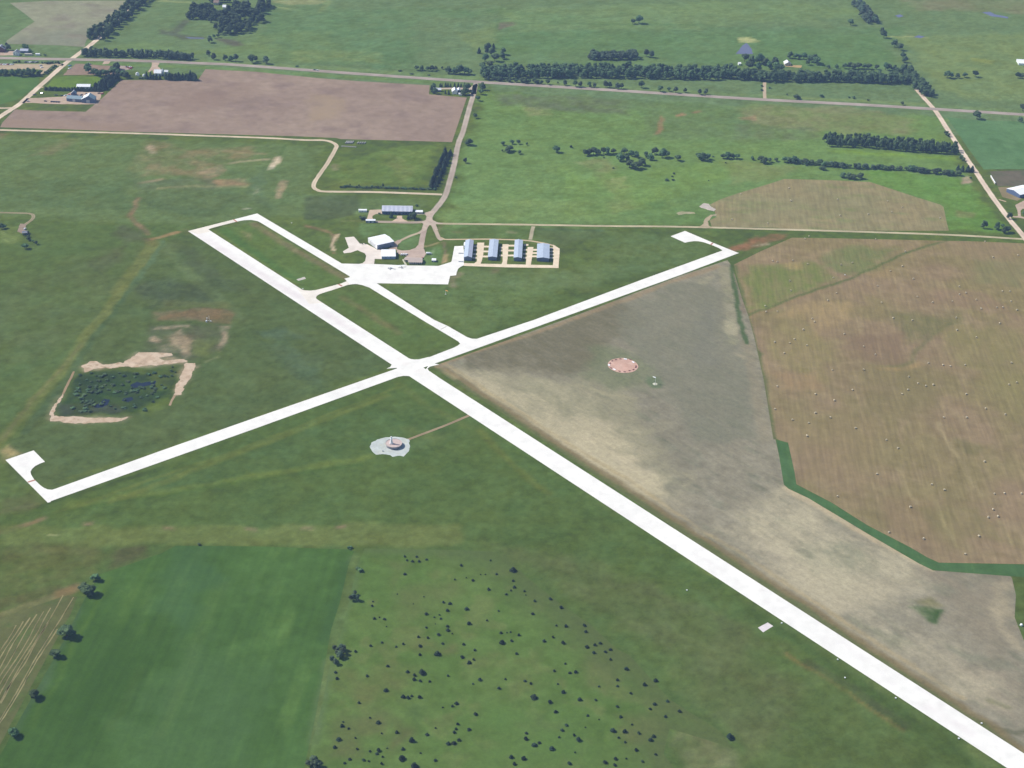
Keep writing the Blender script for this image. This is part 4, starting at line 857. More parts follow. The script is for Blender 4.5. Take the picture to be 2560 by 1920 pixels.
# fillets where the runways cross
for k, (sid, pts) in enumerate([('E', [(-20, 258), (50, 296), (85, 309), (115, 313), (150, 312), (230, 292), (190, 335), (40, 335)]), ('E', [(310, 352), (235, 370), (217, 385), (228, 402), (300, 450), (190, 410), (240, 340)]), ('E', [(-30, 452), (30, 442), (70, 444), (110, 461), (190, 512), (100, 415), (30, 415)]), ('px', [(966, 922), (975, 918), (980, 911), (977, 904), (968, 898), (1000, 905), (992, 920)])]):
    pave('runway_fillet', gnd(sid, pts), .192 + .002 * k)
# pads and small slabs
pave('concrete_pad', gnd('B', [(1508, 878), (1530, 895), (1615, 872), (1598, 850)]), .08, [(214, 210, 206)] * 3, sp=1.5, label='small grey slab in the island beside the long runway')
pave('concrete_pad', gnd('H', [(168, 520), (208, 556), (286, 508), (244, 480)]), .08, [(244, 238, 244)] * 3, sp=1.5, label='small white slab beside the lower part of the runway')
# hold-short bars and a joint
HB = (206, 150, 138)
for sid, a, b, lab in (('B', (815, 217), (848, 242), 'top'), ('B', (1975, 932), (2015, 955), 'mid'), ('a', (1560, 595), (1530, 622), 'right'), ('Z', (385, 585), (485, 555), 'left')):
    road('hold_line', sid, [a, b], 2.2, .205, HB, (226, 196, 186), PAVE, curve=False, rough=0)
road('slab_joint', 'E', [(322, 75), (368, 52)], .9, .205, (196, 190, 188), (240, 236, 236), PAVE, curve=False, rough=0)
# hangar lanes (cream concrete)
def lane(pts, w=None, name='hangar_lane', z=.15):
    return sheet(name, gnd('6', pts), z, CREAM, PAVE, scale=14, seed=12, sp=2.0, fine=5, contrast=.7)
lane([(325, 872), (560, 882), (900, 888), (1260, 896), (1640, 905), (1640, 942), (900, 932), (330, 912)])
lane([(515, 592), (612, 590), (598, 760), (578, 840), (560, 884), (470, 878), (510, 850)], z=.152)
lane([(865, 612), (948, 612), (940, 760), (924, 890), (850, 888), (866, 850)], z=.152)
lane([(1212, 652), (1292, 652), (1275, 780), (1256, 896), (1185, 894), (1190, 850)], z=.152)
lane([(1560, 618), (1600, 640), (1655, 675), (1650, 780), (1640, 906), (1560, 904), (1575, 780), (1570, 690)], z=.152)
FING = {1: [(612, 645, 690), (606, 712, 675), (598, 782, 668), (860, 660, 828), (855, 700, 826), (858, 768, 820)], 2: [(940, 632, 1030), (936, 700, 1028), (930, 768, 1024), (1214, 622, 1160), (1212, 690, 1158), (1200, 745, 1152), (1195, 800, 1150)],
        3: [(1286, 690, 1345), (1280, 735, 1342), (1272, 780, 1340), (1572, 668, 1505), (1570, 712, 1506), (1570, 755, 1506), (1570, 800, 1506)], 0: [(520, 640, 470), (515, 690, 468), (508, 750, 460), (500, 800, 450)]}
for k, L_ in FING.items():
    for (x, y, x2) in L_:
        s_ = 1 if x2 > x else -1
        lane([(x - 8 * s_, y - 12), (x2, y - 12), (x2, y + 12), (x - 8 * s_, y + 12)][::s_], name='door_apron', z=.148)
# gravel circle of the beacon
yard('gravel_circle', 'D', [(408, 650), (440, 590), (520, 545), (620, 520), (760, 510), (880, 525), (950, 545), (968, 570), (960, 600), (972, 640), (950, 710), (880, 785), (830, 772), (730, 785), (690, 765), (590, 750), (500, 755), (450, 715)], [(208, 218, 220), (216, 226, 228), (214, 220, 214)], z=.1, rough=.8, sp=1.2, label='pale grey gravel circle round the beacon')
# red circle
_c = gnd('R', [(780, 540)])[0]
pad = np.array([_c + 16.2 * np.array([math.cos(a), math.sin(a)]) for a in np.linspace(0, 2 * math.pi, 48, endpoint=False)])
sheet('red_gravel_circle', pad, .1, [(228, 192, 180), (222, 184, 172), (234, 202, 190)], GRAVEL, scale=12, seed=15, sp=1.4, rough=.6, label='round red gravel wind circle in the mown field')
_c2 = gnd('R', [(1585, 1005)])[0]
sheet('windsock_pad', np.array([_c2 + 2.6 * np.array([math.cos(a), math.sin(a)]) for a in np.linspace(0, 2 * math.pi, 14, endpoint=False)]), .1, [(222, 224, 206)] * 3, GRAVEL, sp=1.0, rough=.4)

# ================================================================== THINGS
def empty(name, xy, rz=0.0, z=0.0, s=(1, 1, 1)):
    e = bpy.data.objects.new(name, None); e.empty_display_size = .5
    e.location = (float(xy[0]), float(xy[1]), z); e.rotation_euler = (0, 0, rz); e.scale = s
    return link(e)
def tag(o, label, cat, group=None):
    o['label'] = label; o['category'] = cat
    if group: o['group'] = group
    return o
def box_vf(x0, x1, y0, y1, z0, z1):
    v = [(x0, y0, z0), (x1, y0, z0), (x1, y1, z0), (x0, y1, z0), (x0, y0, z1), (x1, y0, z1), (x1, y1, z1), (x0, y1, z1)]
    return v, [(0, 3, 2, 1), (4, 5, 6, 7), (0, 1, 5, 4), (1, 2, 6, 5), (2, 3, 7, 6), (3, 0, 4, 7)]
def box(name, b, mat, parent=None):
    v, f = box_vf(*b)
    return mesh_obj(name, v, f, mat, parent)
def boxes(name, bs, mat, parent=None):
    V, Fc = [], []
    for b in bs:
        v, f = box_vf(*b); o = len(V); V += v; Fc += [tuple(i + o for i in q) for q in f]
    return mesh_obj(name, V, Fc, mat, parent)
def lathe(name, prof, mat, parent=None, n=20, c=(0, 0), axis='z', smooth=True, cap=True):
    V, Fc = [], []
    for r, h in prof:
        for i in range(n):
            a = 2 * math.pi * i / n
            p = (c[0] + r * math.cos(a), c[1] + r * math.sin(a), h)
            if axis == 'y': p = (r * math.cos(a), h, r * math.sin(a))
            if axis == 'x': p = (h, r * math.cos(a), r * math.sin(a))
            V.append(p)
    for k in range(len(prof) - 1):
        for i in range(n):
            j = (i + 1) % n
            Fc.append((k * n + i, k * n + j, (k + 1) * n + j, (k + 1) * n + i))
    if cap:
        Fc.append(tuple(reversed(range(n)))); Fc.append(tuple(range((len(prof) - 1) * n, len(prof) * n)))
    return mesh_obj(name, V, Fc, mat, parent, smooth)

# ---- building materials
M_WHITE = plain('white_painted_metal', (.78, .79, .80), .45, .4, ribs=('X', 1.6))
M_WHITEROOF = plain('white_sheet_roof', (.80, .81, .82), .45, .4, var=.06)
M_BLUEROOF = plain('pale_blue_metal_roof', (.40, .46, .54), .42, .4, var=.07, scale=.4)
M_LILAC = plain('lilac_metal_roof', (.42, .44, .52), .42, .4, var=.05, scale=.4)
M_PALEPANEL = plain('pale_roof_panel', (.52, .53, .60), .42, .4, var=.05, scale=.4)
M_STEEL = plain('blue_grey_steel_wall', (.12, .16, .26), .5, .4, ribs=('X', 2.0))
M_BLUEW = plain('mid_blue_wall', (.26, .36, .50), .5, .4, ribs=('X', 2.0))
M_NAVY = plain('slate_blue_wall', (.09, .13, .23), .55, .3)
M_TEAL = plain('teal_grey_roof', (.17, .25, .29), .5, .4, var=.1, scale=.3)
M_TAN = plain('tan_shingle_roof', (.44, .36, .31), .9, .1, var=.12)
M_BROWN = plain('brown_roof', (.24, .17, .13), .9, .1, var=.15)
M_GREYROOF = plain('grey_shingle_roof', (.22, .23, .26), .9, .1, var=.15)
M_CREAMW = plain('cream_siding', (.52, .48, .40), .7, .2)
M_GLASS = plain('dark_window_glass', (.03, .04, .06), .12, .6, var=.05)
M_DOOR = plain('hangar_door_panel', (.56, .57, .58), .5, .4)
M_CONC = plain('concrete_block', (.46, .44, .41), .85, .1)
M_RED = plain('red_paint', (.32, .04, .03), .45, .4)
M_BLUE = plain('blue_paint', (.08, .22, .42), .4, .4)
M_BLACK = plain('black_rubber', (.02, .02, .02), .8, .2)
M_ORANGE = plain('orange_cloth', (.70, .34, .08), .8, .1)
M_PINK = plain('pink_deck', (.48, .38, .34), .85, .1)
M_GREYM = plain('galvanised_metal', (.40, .42, .44), .4, .5, metal=.3)
M_MAROON = plain('maroon_panel', (.14, .05, .045), .7, .2)
M_STRAW = plain('straw', (.46, .40, .28), .95, .05, var=.25, scale=2.5)

def frame3(sid, FL, FR, BL, long_axis=False):
    a, b, c = gnd(sid, [FL, FR, BL])
    if long_axis:
        ey = (c - a); d = float(np.linalg.norm(ey)); ey /= d; ex = np.array([ey[1], -ey[0]]); w = float(np.dot(b - a, ex))
        return a + ex * (w / 2) + ey * (d / 2), w, d, math.atan2(ex[1], ex[0])
    ex = b - a; w = np.linalg.norm(ex); ex /= w
    ey = np.array([-ex[1], ex[0]]); d = float(np.dot(c - a, ey)); sh = float(np.dot(c - a, ex))
    ctr = a + ex * (w / 2) + ey * (d / 2)
    return ctr, w, abs(d), math.atan2(ex[1], ex[0])
def roof_slab(name, p, t, mat, parent):
    """thick slab from a quad p (4 points, outer face up)"""
    P = [Vector(q) for q in p]; n = (P[1] - P[0]).cross(P[3] - P[0]).normalized()
    if n.z < 0: P.reverse(); n = -n
    V = [tuple(q) for q in P] + [tuple(q + n * t) for q in P]
    return mesh_obj(name, V, [(3, 2, 1, 0), (4, 5, 6, 7), (0, 1, 5, 4), (1, 2, 6, 5), (2, 3, 7, 6), (3, 0, 4, 7)], mat, parent)
def gable(name, label, cat, ctr, w, d, rz, h, rise, wall, roof, ridge='y', group=None, oh=.45, roof2=None, panels=1, alt=None, doors=(), wins=(), ridge_off=0.0):
    """w along local x, d along local y; ridge runs along 'x' or 'y'"""
    root = tag(empty(name, ctr, rz), label, cat, group)
    X, Y = w / 2, d / 2
    rv = ridge_off
    if ridge == 'y':
        V = [(-X, -Y, 0), (X, -Y, 0), (X, Y, 0), (-X, Y, 0), (-X, -Y, h), (X, -Y, h), (X, Y, h), (-X, Y, h), (rv, -Y, h + rise), (rv, Y, h + rise)]
        Fc = [(0, 1, 5, 8, 4), (2, 3, 7, 9, 6), (1, 2, 6, 5), (3, 0, 4, 7)]
    else:
        V = [(-X, -Y, 0), (X, -Y, 0), (X, Y, 0), (-X, Y, 0), (-X, -Y, h), (X, -Y, h), (X, Y, h), (-X, Y, h), (-X, rv, h + rise), (X, rv, h + rise)]
        Fc = [(0, 1, 5, 4), (2, 3, 7, 6), (1, 2, 6, 9, 5), (3, 0, 4, 8, 7)]
    mesh_obj('wall', V, Fc, wall, root)
    z0, t = .04, .14
    n = panels
    deck = None
    if n > 1:
        if ridge == 'y':
            dv = [(-X - oh * .8, -Y - oh * .8, h - rise / (X + rv) * oh * .8 + .015), (rv, -Y - oh * .8, h + rise + .015), (X + oh * .8, -Y - oh * .8, h - rise / (X - rv) * oh * .8 + .015)]
            dv += [(a_, Y + oh * .8, c_) for a_, b_, c_ in dv]
        else:
            dv = [(-X - oh * .8, -Y - oh * .8, h - rise / (Y + rv) * oh * .8 + .015), (-X - oh * .8, rv, h + rise + .015), (-X - oh * .8, Y + oh * .8, h - rise / (Y - rv) * oh * .8 + .015)]
            dv += [(X + oh * .8, b_, c_) for a_, b_, c_ in dv]
        deck = mesh_obj('roof', dv, [(0, 1, 4, 3), (1, 2, 5, 4)], M_GREYM, root)
    for s in (-1, 1):
        for k in range(n):
            if ridge == 'y':
                run = X - s * rv; sl = rise / run
                e = s * (X + oh); ze = h - sl * oh + z0
                y0, y1 = -Y - oh + (2 * Y + 2 * oh) * k / n, -Y - oh + (2 * Y + 2 * oh) * (k + 1) / n
                g = .03 if n > 1 else 0
                q = [(rv, y0 + g, h + rise + z0), (e, y0 + g, ze), (e, y1 - g, ze), (rv, y1 - g, h + rise + z0)]
            else:
                run = Y - s * rv; sl = rise / run
                e = s * (Y + oh); ze = h - sl * oh + z0
                x0, x1 = -X - oh + (2 * X + 2 * oh) * k / n, -X - oh + (2 * X + 2 * oh) * (k + 1) / n
                g = .03 if n > 1 else 0
                q = [(x0 + g, rv, h + rise + z0), (x0 + g, e, ze), (x1 - g, e, ze), (x1 - g, rv, h + rise + z0)]
            mt = roof if s < 0 or roof2 is None else roof2
            if alt is not None and k % 2: mt = alt
            roof_slab('roof_panel' if n > 1 else 'roof_slope', q, t + (.03 if k % 2 else 0), mt, deck or root)
    zt = h + rise + z0 + t
    if ridge == 'y': box('ridge_cap', (rv - .3, rv + .3, -Y - oh, Y + oh, zt - .12, zt + .06), roof, deck or root)
    else: box('ridge_cap', (-X - oh, X + oh, rv - .3, rv + .3, zt - .12, zt + .06), roof, deck or root)
    for (side, c, ww, hh, mt) in doors:
        if side == 's': box('door', (c - ww / 2, c + ww / 2, -Y - .08, -Y + .02, .02, hh), mt, root)
        if side == 'n': box('door', (c - ww / 2, c + ww / 2, Y - .02, Y + .08, .02, hh), mt, root)
        if side == 'w': box('door', (-X - .08, -X + .02, c - ww / 2, c + ww / 2, .02, hh), mt, root)
        if side == 'e': box('door', (X - .02, X + .08, c - ww / 2, c + ww / 2, .02, hh), mt, root)
    for (side, c, ww, zb, hh) in wins:
        if side == 's': b = (c - ww / 2, c + ww / 2, -Y - .05, -Y + .02, zb, zb + hh)
        elif side == 'n': b = (c - ww / 2, c + ww / 2, Y - .02, Y + .05, zb, zb + hh)
        elif side == 'w': b = (-X - .05, -X + .02, c - ww / 2, c + ww / 2, zb, zb + hh)
        else: b = (X - .02, X + .05, c - ww / 2, c + ww / 2, zb, zb + hh)
        box('window', b, M_GLASS, root)
    return root

# ---- four T-hangars
HG = [((330, 836), (436, 838), (357, 603), 'steepest-looking pale blue T-hangar nearest the apron, first of four', 1.6), ((664, 832), (782, 834), (690, 592), 'second pale blue T-hangar from the apron, flat even roof', .8),
      ((1020, 842), (1126, 845), (1037, 598), 'third pale blue T-hangar from the apron', 1.0), ((1340, 846), (1506, 848), (1346, 652), 'short wide pale blue T-hangar at the right end of the row', 1.1)]
for k, (a, b, c, lab, rise) in enumerate(HG):
    ctr, w, d, rz = frame3('6', a, b, c, True)
    n = 5 if k < 3 else 4
    drs = []
    for i in range(n):
        y = -d / 2 + d * (i + .5) / n
        drs += [('w', y, d / n * .82, 3.0, M_DOOR if k == 0 and i > 2 else M_STEEL), ('e', y, d / n * .82, 3.0, M_STEEL)]
    hr = gable('t_hangar', lab, 'hangar', ctr, w, d, rz, 4.5, rise, M_STEEL, M_BLUEROOF, 'y', 'row of T-hangars', panels=8 if k else 8, roof2=M_LILAC if k == 0 else None, doors=drs)
    if k == 0:
        box('lean_to', (-w / 2 - 2.2, -w / 2 - .1, d / 2 - 12, d / 2 - 2, 0.02, 3.0), M_WHITEROOF, hr)
# ---- large white hangar
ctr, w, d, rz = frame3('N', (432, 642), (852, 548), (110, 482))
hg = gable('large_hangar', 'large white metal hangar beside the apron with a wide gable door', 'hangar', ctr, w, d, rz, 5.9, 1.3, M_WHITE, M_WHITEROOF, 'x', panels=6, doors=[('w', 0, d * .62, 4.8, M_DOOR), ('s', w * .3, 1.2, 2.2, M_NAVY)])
box('shade_panel', (-w / 2 + .05, w / 2 - .05, -d / 2 - .04, -d / 2 + .02, .05, 5.75), plain('grey_blue_shade', (.20, .24, .33), .5, .4, ribs=('X', 2.0)), hg)  # added dark panel: shade of the white south wall put into colour
# ---- white shed south of it
ctr, w, d, rz = frame3('N', (548, 882), (892, 880), (572, 712))
gable('white_shed', 'low white-roofed maintenance shed beside the three parked white cars', 'shed', ctr, w, d, rz, 3.6, .5, M_BLUEW, M_WHITEROOF, 'x', panels=5, doors=[('w', 0, d * .5, 3.0, M_DOOR)], wins=[('s', -w * .2, 1.2, 1.2, .9), ('s', w * .15, 1.2, 1.2, .9)])
# ---- long blue building with striped roof
ctr, w, d, rz = frame3('O', (556, 462), (1318, 472), (596, 322))
gable('long_building', 'long slate blue building with a striped pale metal roof behind trees', 'building', ctr, w, d, rz, 4.6, 2.6, M_NAVY, M_PALEPANEL, 'x', panels=14, alt=M_LILAC, doors=[('s', w * .07, 3.0, 2.6, M_GLASS)], wins=[('s', -w * .35 + i * w * .1, 1.6, 1.2, 1.2) for i in range(4)] + [('s', w * .2 + i * w * .09, 1.6, 1.2, 1.2) for i in range(3)])
ctr, w, d, rz = frame3('O', (1385, 448), (1575, 452), (1390, 400))
gable('carport', 'low white carport at the right end of the long blue building', 'carport', ctr, w, d, rz, 2.5, .3, M_CONC, M_WHITEROOF, 'x', oh=.2, panels=4)
ctr, w, d, rz = frame3('O', (-38, 405), (170, 408), (-30, 372))
gable('long_trailer', 'long low white trailer left of the striped-roof building', 'trailer', ctr, w, max(d, 3.0), rz, 2.4, .25, M_WHITE, M_WHITEROOF, 'x', oh=.1, wins=[('s', 0, 1, 1, .8)])
ctr, w, d, rz = frame3('O', (150, 672), (385, 672), (160, 635))
gable('garage', 'small white-roofed garage at the end of the museum drive', 'garage', ctr, w, d, rz, 2.9, .7, M_NAVY, M_WHITEROOF, 'x', doors=[('s', -w * .2, 3, 2.3, M_DOOR), ('s', w * .22, 3, 2.3, M_DOOR)], oh=.3)
# ---- terminal with porch
ctr, w, d, rz = frame3('N', (1235, 1005), (1545, 1010), (1255, 905))
t = gable('terminal_building', 'small tan-roofed terminal with glass front facing the apron', 'building', ctr, w, d, rz, 3.0, 1.5, M_CREAMW, M_TAN, 'x', oh=1.2, panels=6, wins=[('s', -w / 2 + w * (i + .5) / 8, w / 8 * .7, .5, 2.0) for i in range(8)], doors=[('e', 0, 1.2, 2.1, M_GLASS)])
for i in range(7):
    box('post', (-w / 2 + w * i / 6 - .12, -w / 2 + w * i / 6 + .12, -d / 2 - 1.1, -d / 2 - .86, .02, 2.75), M_WHITE, t)
ctr, w, d, rz = frame3('N', (1110, 945), (1230, 960), (1110, 880))
gable('terminal_wing', 'flat brown wing on the left of the terminal', 'building', ctr, w, d, rz, 2.8, .35, M_CREAMW, M_TAN, 'x', oh=.5, wins=[('s', 0, 2.5, .8, 1.3)])
# fuel tank and box by the apron
p = g1('N', 1720, 760)
t = tag(empty('fuel_tank', p, .1), 'white horizontal fuel tank on the grass right of the parking lot', 'tank')
lathe('tank_shell', [(.3, -3.0), (1.15, -2.7), (1.25, -2.2), (1.25, 2.2), (1.15, 2.7), (.3, 3.0)], M_WHITE, t, 16, axis='x').location = (0, 0, 1.6)
for x in (-1.8, 1.8): box('saddle', (x - .25, x + .25, -.9, .9, .02, .9), M_CONC, t)
box('pump_cabinet', (3.4, 4.4, -.5, .5, .02, 1.8), M_WHITE, t)
ctr, w, d, rz = frame3('N', (1805, 955), (1905, 958), (1812, 905))
gable('pump_house', 'small white-roofed pump house on grass beside the apron', 'shed', ctr, w, d, rz, 2.2, .5, M_STEEL, M_WHITEROOF, 'x', oh=.3, doors=[('s', 0, 1, 1.9, M_DOOR)])

# ---- farm buildings
def farm(name, label, cat, sid, a, b, c, h, rise, wall, roof, ridge='x', **k):
    ctr, w, d, rz = frame3(sid, a, b, c)
    return gable(name, label, cat, ctr, w, d, rz, h, rise, wall, roof, ridge, **k)
farm('barn', 'long teal-roofed barn on the gravel farmyard by the ploughed field', 'barn', 'P', (1230, 1130), (1500, 1150), (1260, 1085), 5, 3.0, M_STEEL, M_TEAL, 'x', panels=6, doors=[('s', 0, 4, 4, M_DOOR)])
farm('barn', 'wide teal barn with one bright white roof slope', 'barn', 'P', (1505, 1158), (1745, 1162), (1520, 1100), 5.5, 5.5, M_STEEL, M_WHITEROOF, 'y', roof2=M_TEAL, panels=4, ridge_off=1.0, doors=[('s', 0, 5, 4.5, M_DOOR)])
farm('small_barn', 'small steep white-roofed shed behind the teal barn', 'shed', 'P', (1312, 1025), (1400, 1028), (1322, 1000), 3.5, 3.4, M_NAVY, M_WHITEROOF, 'y', roof2=M_TEAL)
farm('long_shed', 'long white-roofed shed standing behind a dark hedge', 'shed', 'P', (1415, 900), (1662, 902), (1425, 855), 3.5, 2.2, M_WHITE, M_WHITEROOF, 'x', panels=7, doors=[('s', 0, 3, 2.6, M_DOOR)])
farm('farmhouse', 'white farmhouse in the yard at the far left of the highway', 'house', 'P', (245, 285), (345, 290), (255, 255), 5, 3.2, M_WHITE, M_WHITEROOF, 'y', roof2=M_GREYROOF, wins=[('s', -2, 1.2, 1.2, 1.2), ('s', 2, 1.2, 1.2, 1.2), ('s', -2, 1.2, 3.6, 1.0), ('s', 2, 1.2, 3.6, 1.0)])
farm('machine_shed', 'grey-blue roofed shed beside the white farmhouse', 'shed', 'P', (375, 240), (520, 245), (385, 215), 4, 2.5, M_STEEL, M_LILAC, 'x')
farm('barn', 'dark barn with a pale roof cut by the left edge of the photo', 'barn', 'P', (-60, 225), (95, 225), (-50, 180), 5, 4.5, M_MAROON, M_LILAC, 'y', roof2=M_GREYROOF)
farm('trailer', 'yellowish trailer beside the highway', 'trailer', 'P', (455, 285), (590, 288), (460, 272), 2.6, .5, M_CREAMW, M_CREAMW, 'x', oh=.1)
farm('trailer', 'white trailer nearest the highway crossing', 'trailer', 'P', (655, 285), (735, 287), (660, 272), 2.6, .5, M_WHITE, M_WHITEROOF, 'x', oh=.1)
farm('quonset_barn', 'bright white barn behind the dark row of poplars', 'barn', 'Q', (975, 555), (1135, 558), (985, 500), 5, 4, M_WHITE, M_WHITEROOF, 'x', panels=3)
farm('machine_shed', 'white-roofed shed right of the white barn and silo', 'shed', 'Q', (1210, 500), (1290, 502), (1218, 478), 3.5, 1.8, M_WHITE, M_WHITEROOF, 'x')
def bin_(sid, x, y, r, h, label, cat='grain bin', mat=None):
    t = tag(empty('grain_bin', g1(sid, x, y)), label, cat)
    lathe('bin_wall', [(r, 0), (r, h)], mat or M_WHITE, t, 18)
    lathe('bin_roof', [(r + .15, h + .01), (r * .25, h + r * .55), (.3, h + r * .6)], mat or M_WHITEROOF, t, 18)
    lathe('bin_cap', [(.32, h + r * .6 + .01), (.32, h + r * .6 + .4)], M_GREYM, t, 10)
bin_('Q', 590, 545, 3.0, 4.0, 'round white grain bin at the left end of the poplar row')
bin_('Q', 745, 575, 2.6, 3.6, 'round grain bin half hidden by shrubs')
bin_('Q', 1178, 530, 1.6, 9.0, 'tall white silo between the white barn and shed', 'silo')
farm('farmhouse', 'low white house at the left end of the walled farmstead', 'house', 'S', (330, 545), (590, 545), (345, 510), 3.2, 2.2, M_NAVY, M_WHITEROOF, 'x', panels=3, wins=[('s', -3, 1.2, 1, 1.2), ('s', 3, 1.2, 1, 1.2)])
farm('barn', 'white gabled barn in the farmstead beside the airport road', 'barn', 'S', (970, 625), (1150, 628), (1000, 535), 4.2, 3.0, M_WHITE, M_WHITEROOF, 'y', roof2=M_BLUEROOF)
farm('shed', 'small pale shed at the lower edge of the roadside farmstead', 'shed', 'S', (1200, 672), (1310, 675), (1205, 650), 2.6, 1.2, M_WHITE, M_WHITEROOF, 'x')
farm('machine_shed', 'white-roofed shed right of the gabled barn in the farmstead', 'shed', 'S', (1160, 560), (1250, 562), (1170, 490), 3, 1.6, M_STEEL, M_WHITEROOF, 'y')
farm('barn', 'big white barn at the right edge of the photo', 'barn', 'T', (1120, 720), (1420, 650), (1020, 570), 5, 2.2, M_NAVY, M_WHITEROOF, 'x', panels=6)
farm('cattle_shelter', 'pale windbreak fence along the feedlot edge', 'windbreak', 'T', (570, 320), (655, 460), (578, 316), 2.2, .3, M_CREAMW, M_WHITEROOF, 'x', oh=.1)
farm('farmhouse', 'white farmhouse among trees in the long belt', 'house', 'X', (620, 355), (705, 357), (628, 325), 3.5, 3.0, M_CREAMW, M_WHITEROOF, 'y', roof2=M_GREYROOF, wins=[('s', -2, 1.2, 1.2, 1.2), ('s', 2, 1.2, 1.2, 1.2)])
farm('shed', 'small white shed at the left of the belt farmhouse', 'shed', 'X', (-20, 350), (12, 350), (-18, 335), 3, 1.5, M_WHITE, M_WHITEROOF, 'x')
farm('farmhouse', 'white house in the grove at the top of the photo', 'house', 'W', (1085, 160), (1170, 160), (1092, 130), 4, 2.6, M_WHITE, M_WHITEROOF, 'x')
farm('barn', 'brown-roofed barn in the grove at the top of the photo', 'barn', 'W', (925, 85), (1010, 88), (932, 50), 4.5, 3, M_CREAMW, M_BROWN, 'x')
farm('cottage', 'small dark cottage at the end of the left lane', 'house', 'U', (780, 935), (950, 925), (775, 865), 2.6, 1.3, M_NAVY, M_GREYROOF, 'x', oh=.3, wins=[('s', 0, 1, 1, 1)])
farm('shed', 'white shed and house at the far right edge', 'shed', '4', (2170, 500), (2240, 505), (2172, 470), 3.5, 2, M_WHITE, M_WHITEROOF, 'x')

# ---- vehicles
ORD = ['first', 'second', 'third', 'fourth', 'fifth', 'sixth', 'seventh', 'eighth', 'ninth', 'tenth', 'eleventh', 'twelfth']
PAINT = {'white': M_WHITEROOF, 'red': M_RED, 'blue': M_BLUE, 'dark': plain('dark_car_paint', (.03, .035, .05), .3, .5), 'silver': plain('silver_car_paint', (.42, .44, .46), .3, .5), 'tan': M_CREAMW}
def car(sid, x, y, rz, colour, label, group=None, kind='car'):
    t = tag(empty('parked_' + kind, g1(sid, x, y), rz, .13), label, kind, group)
    L_, W_ = (2.3, .92) if kind == 'car' else (2.8, 1.0)
    pr = [(-L_, .35), (L_, .35), (L_, .8), (L_ * .5, .98), (L_ * .2, 1.0), (-L_ * .98, 1.02)]
    V = [(x_, s * W_, z_) for s in (-1, 1) for x_, z_ in pr]; n = len(pr)
    mesh_obj('body', V, [tuple(range(n)), tuple(range(2 * n - 1, n - 1, -1))] + [((i + 1) % n, i, i + n, (i + 1) % n + n) for i in range(n)], PAINT[colour], t)
    c0, c1 = (-L_ * .85, L_ * .42) if kind == 'car' else (-L_ * .1, L_ * .45)
    V = [(c0, -W_ * .9, 1.02), (c1, -W_ * .9, 1.02), (c1, W_ * .9, 1.02), (c0, W_ * .9, 1.02), (c0 + .35, -W_ * .75, 1.5), (c1 - .6, -W_ * .75, 1.5), (c1 - .6, W_ * .75, 1.5), (c0 + .35, W_ * .75, 1.5)]
    cab = mesh_obj('cabin', V, [(0, 1, 5, 4), (1, 2, 6, 5), (2, 3, 7, 6), (3, 0, 4, 7)], M_GLASS, t)
    box('roof', (c0 + .3, c1 - .55, -W_ * .78, W_ * .78, 1.51, 1.58), PAINT[colour], t)
    for sx in (-.62, .62):
        for sy in (-1, 1):
            wv = lathe('wheel', [(.34, -.1), (.34, .1)], M_BLACK, t, 12, axis='y'); wv.location = (sx * L_, sy * W_ * .93, .34)
for k, x in enumerate((1050, 1105, 1165)):
    car('N', x, 775, math.radians(72), 'white', ['leftmost', 'middle', 'rightmost'][k] + ' of three white cars parked beside the low white shed', 'white cars by the shed')
car('N', 1560, 870, math.radians(80), 'red', 'dark red car parked at the right end of the terminal')
car('px', 787, 175.5, math.radians(176), 'dark', 'dark pickup driving on the highway past the ploughed field', kind='pickup')
car('px', 793, 176.6, math.radians(176), 'white', 'white car close behind the dark pickup on the highway')
car('P', 522, 1136, .1, 'silver', 'grey car alone at the left end of the farmyard')
car('P', 840, 1134, .1, 'dark', 'dark car between the lone car and the parked row in the farmyard')
for k, x in enumerate((955, 1000, 1045, 1085)):
    car('P', x, 1142 + k * 2, 1.2, 'dark', 'dark car in the row of four on the gravel farmyard, %s from the left' % ORD[k], 'row of dark cars in the farmyard')
for k in range(9):
    car('P', 8 + k * 28, 455, 1.25, ('white', 'red', 'white', 'silver', 'white', 'red', 'dark', 'white', 'silver')[k], 'vehicle in the tight row left of the section road, %s from the left' % ORD[k], 'row of vehicles on the left lot', 'pickup')
for k in range(8):
    car('P', 470 + k * 32, 412, 1.25, ('dark', 'dark', 'silver', 'white', 'dark', 'dark', 'silver', 'dark')[k], 'vehicle on the highway side of the left lot, %s from the left' % ORD[k], 'vehicles along the highway fence', 'pickup')
for k, (x, y, c) in enumerate(((1140, 1030, 'dark'), (1200, 1028, 'white'), (1280, 1015, 'red'), (1035, 1022, 'dark'), (775, 985, 'silver'), (740, 980, 'dark'), (640, 1015, 'dark'), (1500, 1018, 'dark'), (1590, 1000, 'dark'), (1830, 990, 'dark'), (1880, 995, 'red'))):
    car('P', x, y, .3 + k, c, 'farm vehicle parked about the teal-roofed barns', 'vehicles in the teal barn yard', 'pickup')
for k, (x, y, c) in enumerate(((1290, 480, 'blue'), (1285, 530, 'white'), (1625, 440, 'white'), (1655, 455, 'silver'), (770, 510, 'white'), (750, 475, 'silver'))):
    car('P', x, y, .9, c, ['blue truck at the farmyard corner by the section road', 'white truck below the blue truck at the farmyard corner', 'white car by the highway drive', 'silver car by the highway drive', 'white pickup beside the left tree row', 'silver pickup behind the left tree row'][k], kind='truck')
for k, (x, y, c) in enumerate(((415, 350, 'white'), (420, 390, 'red'), (455, 365, 'red'), (370, 355, 'red'), (330, 345, 'dark'))):
    car('Q', x, y, .5 * k, c, 'piece of red and white farm machinery at the end of the paved yard', 'machinery by the paved yard', 'truck')
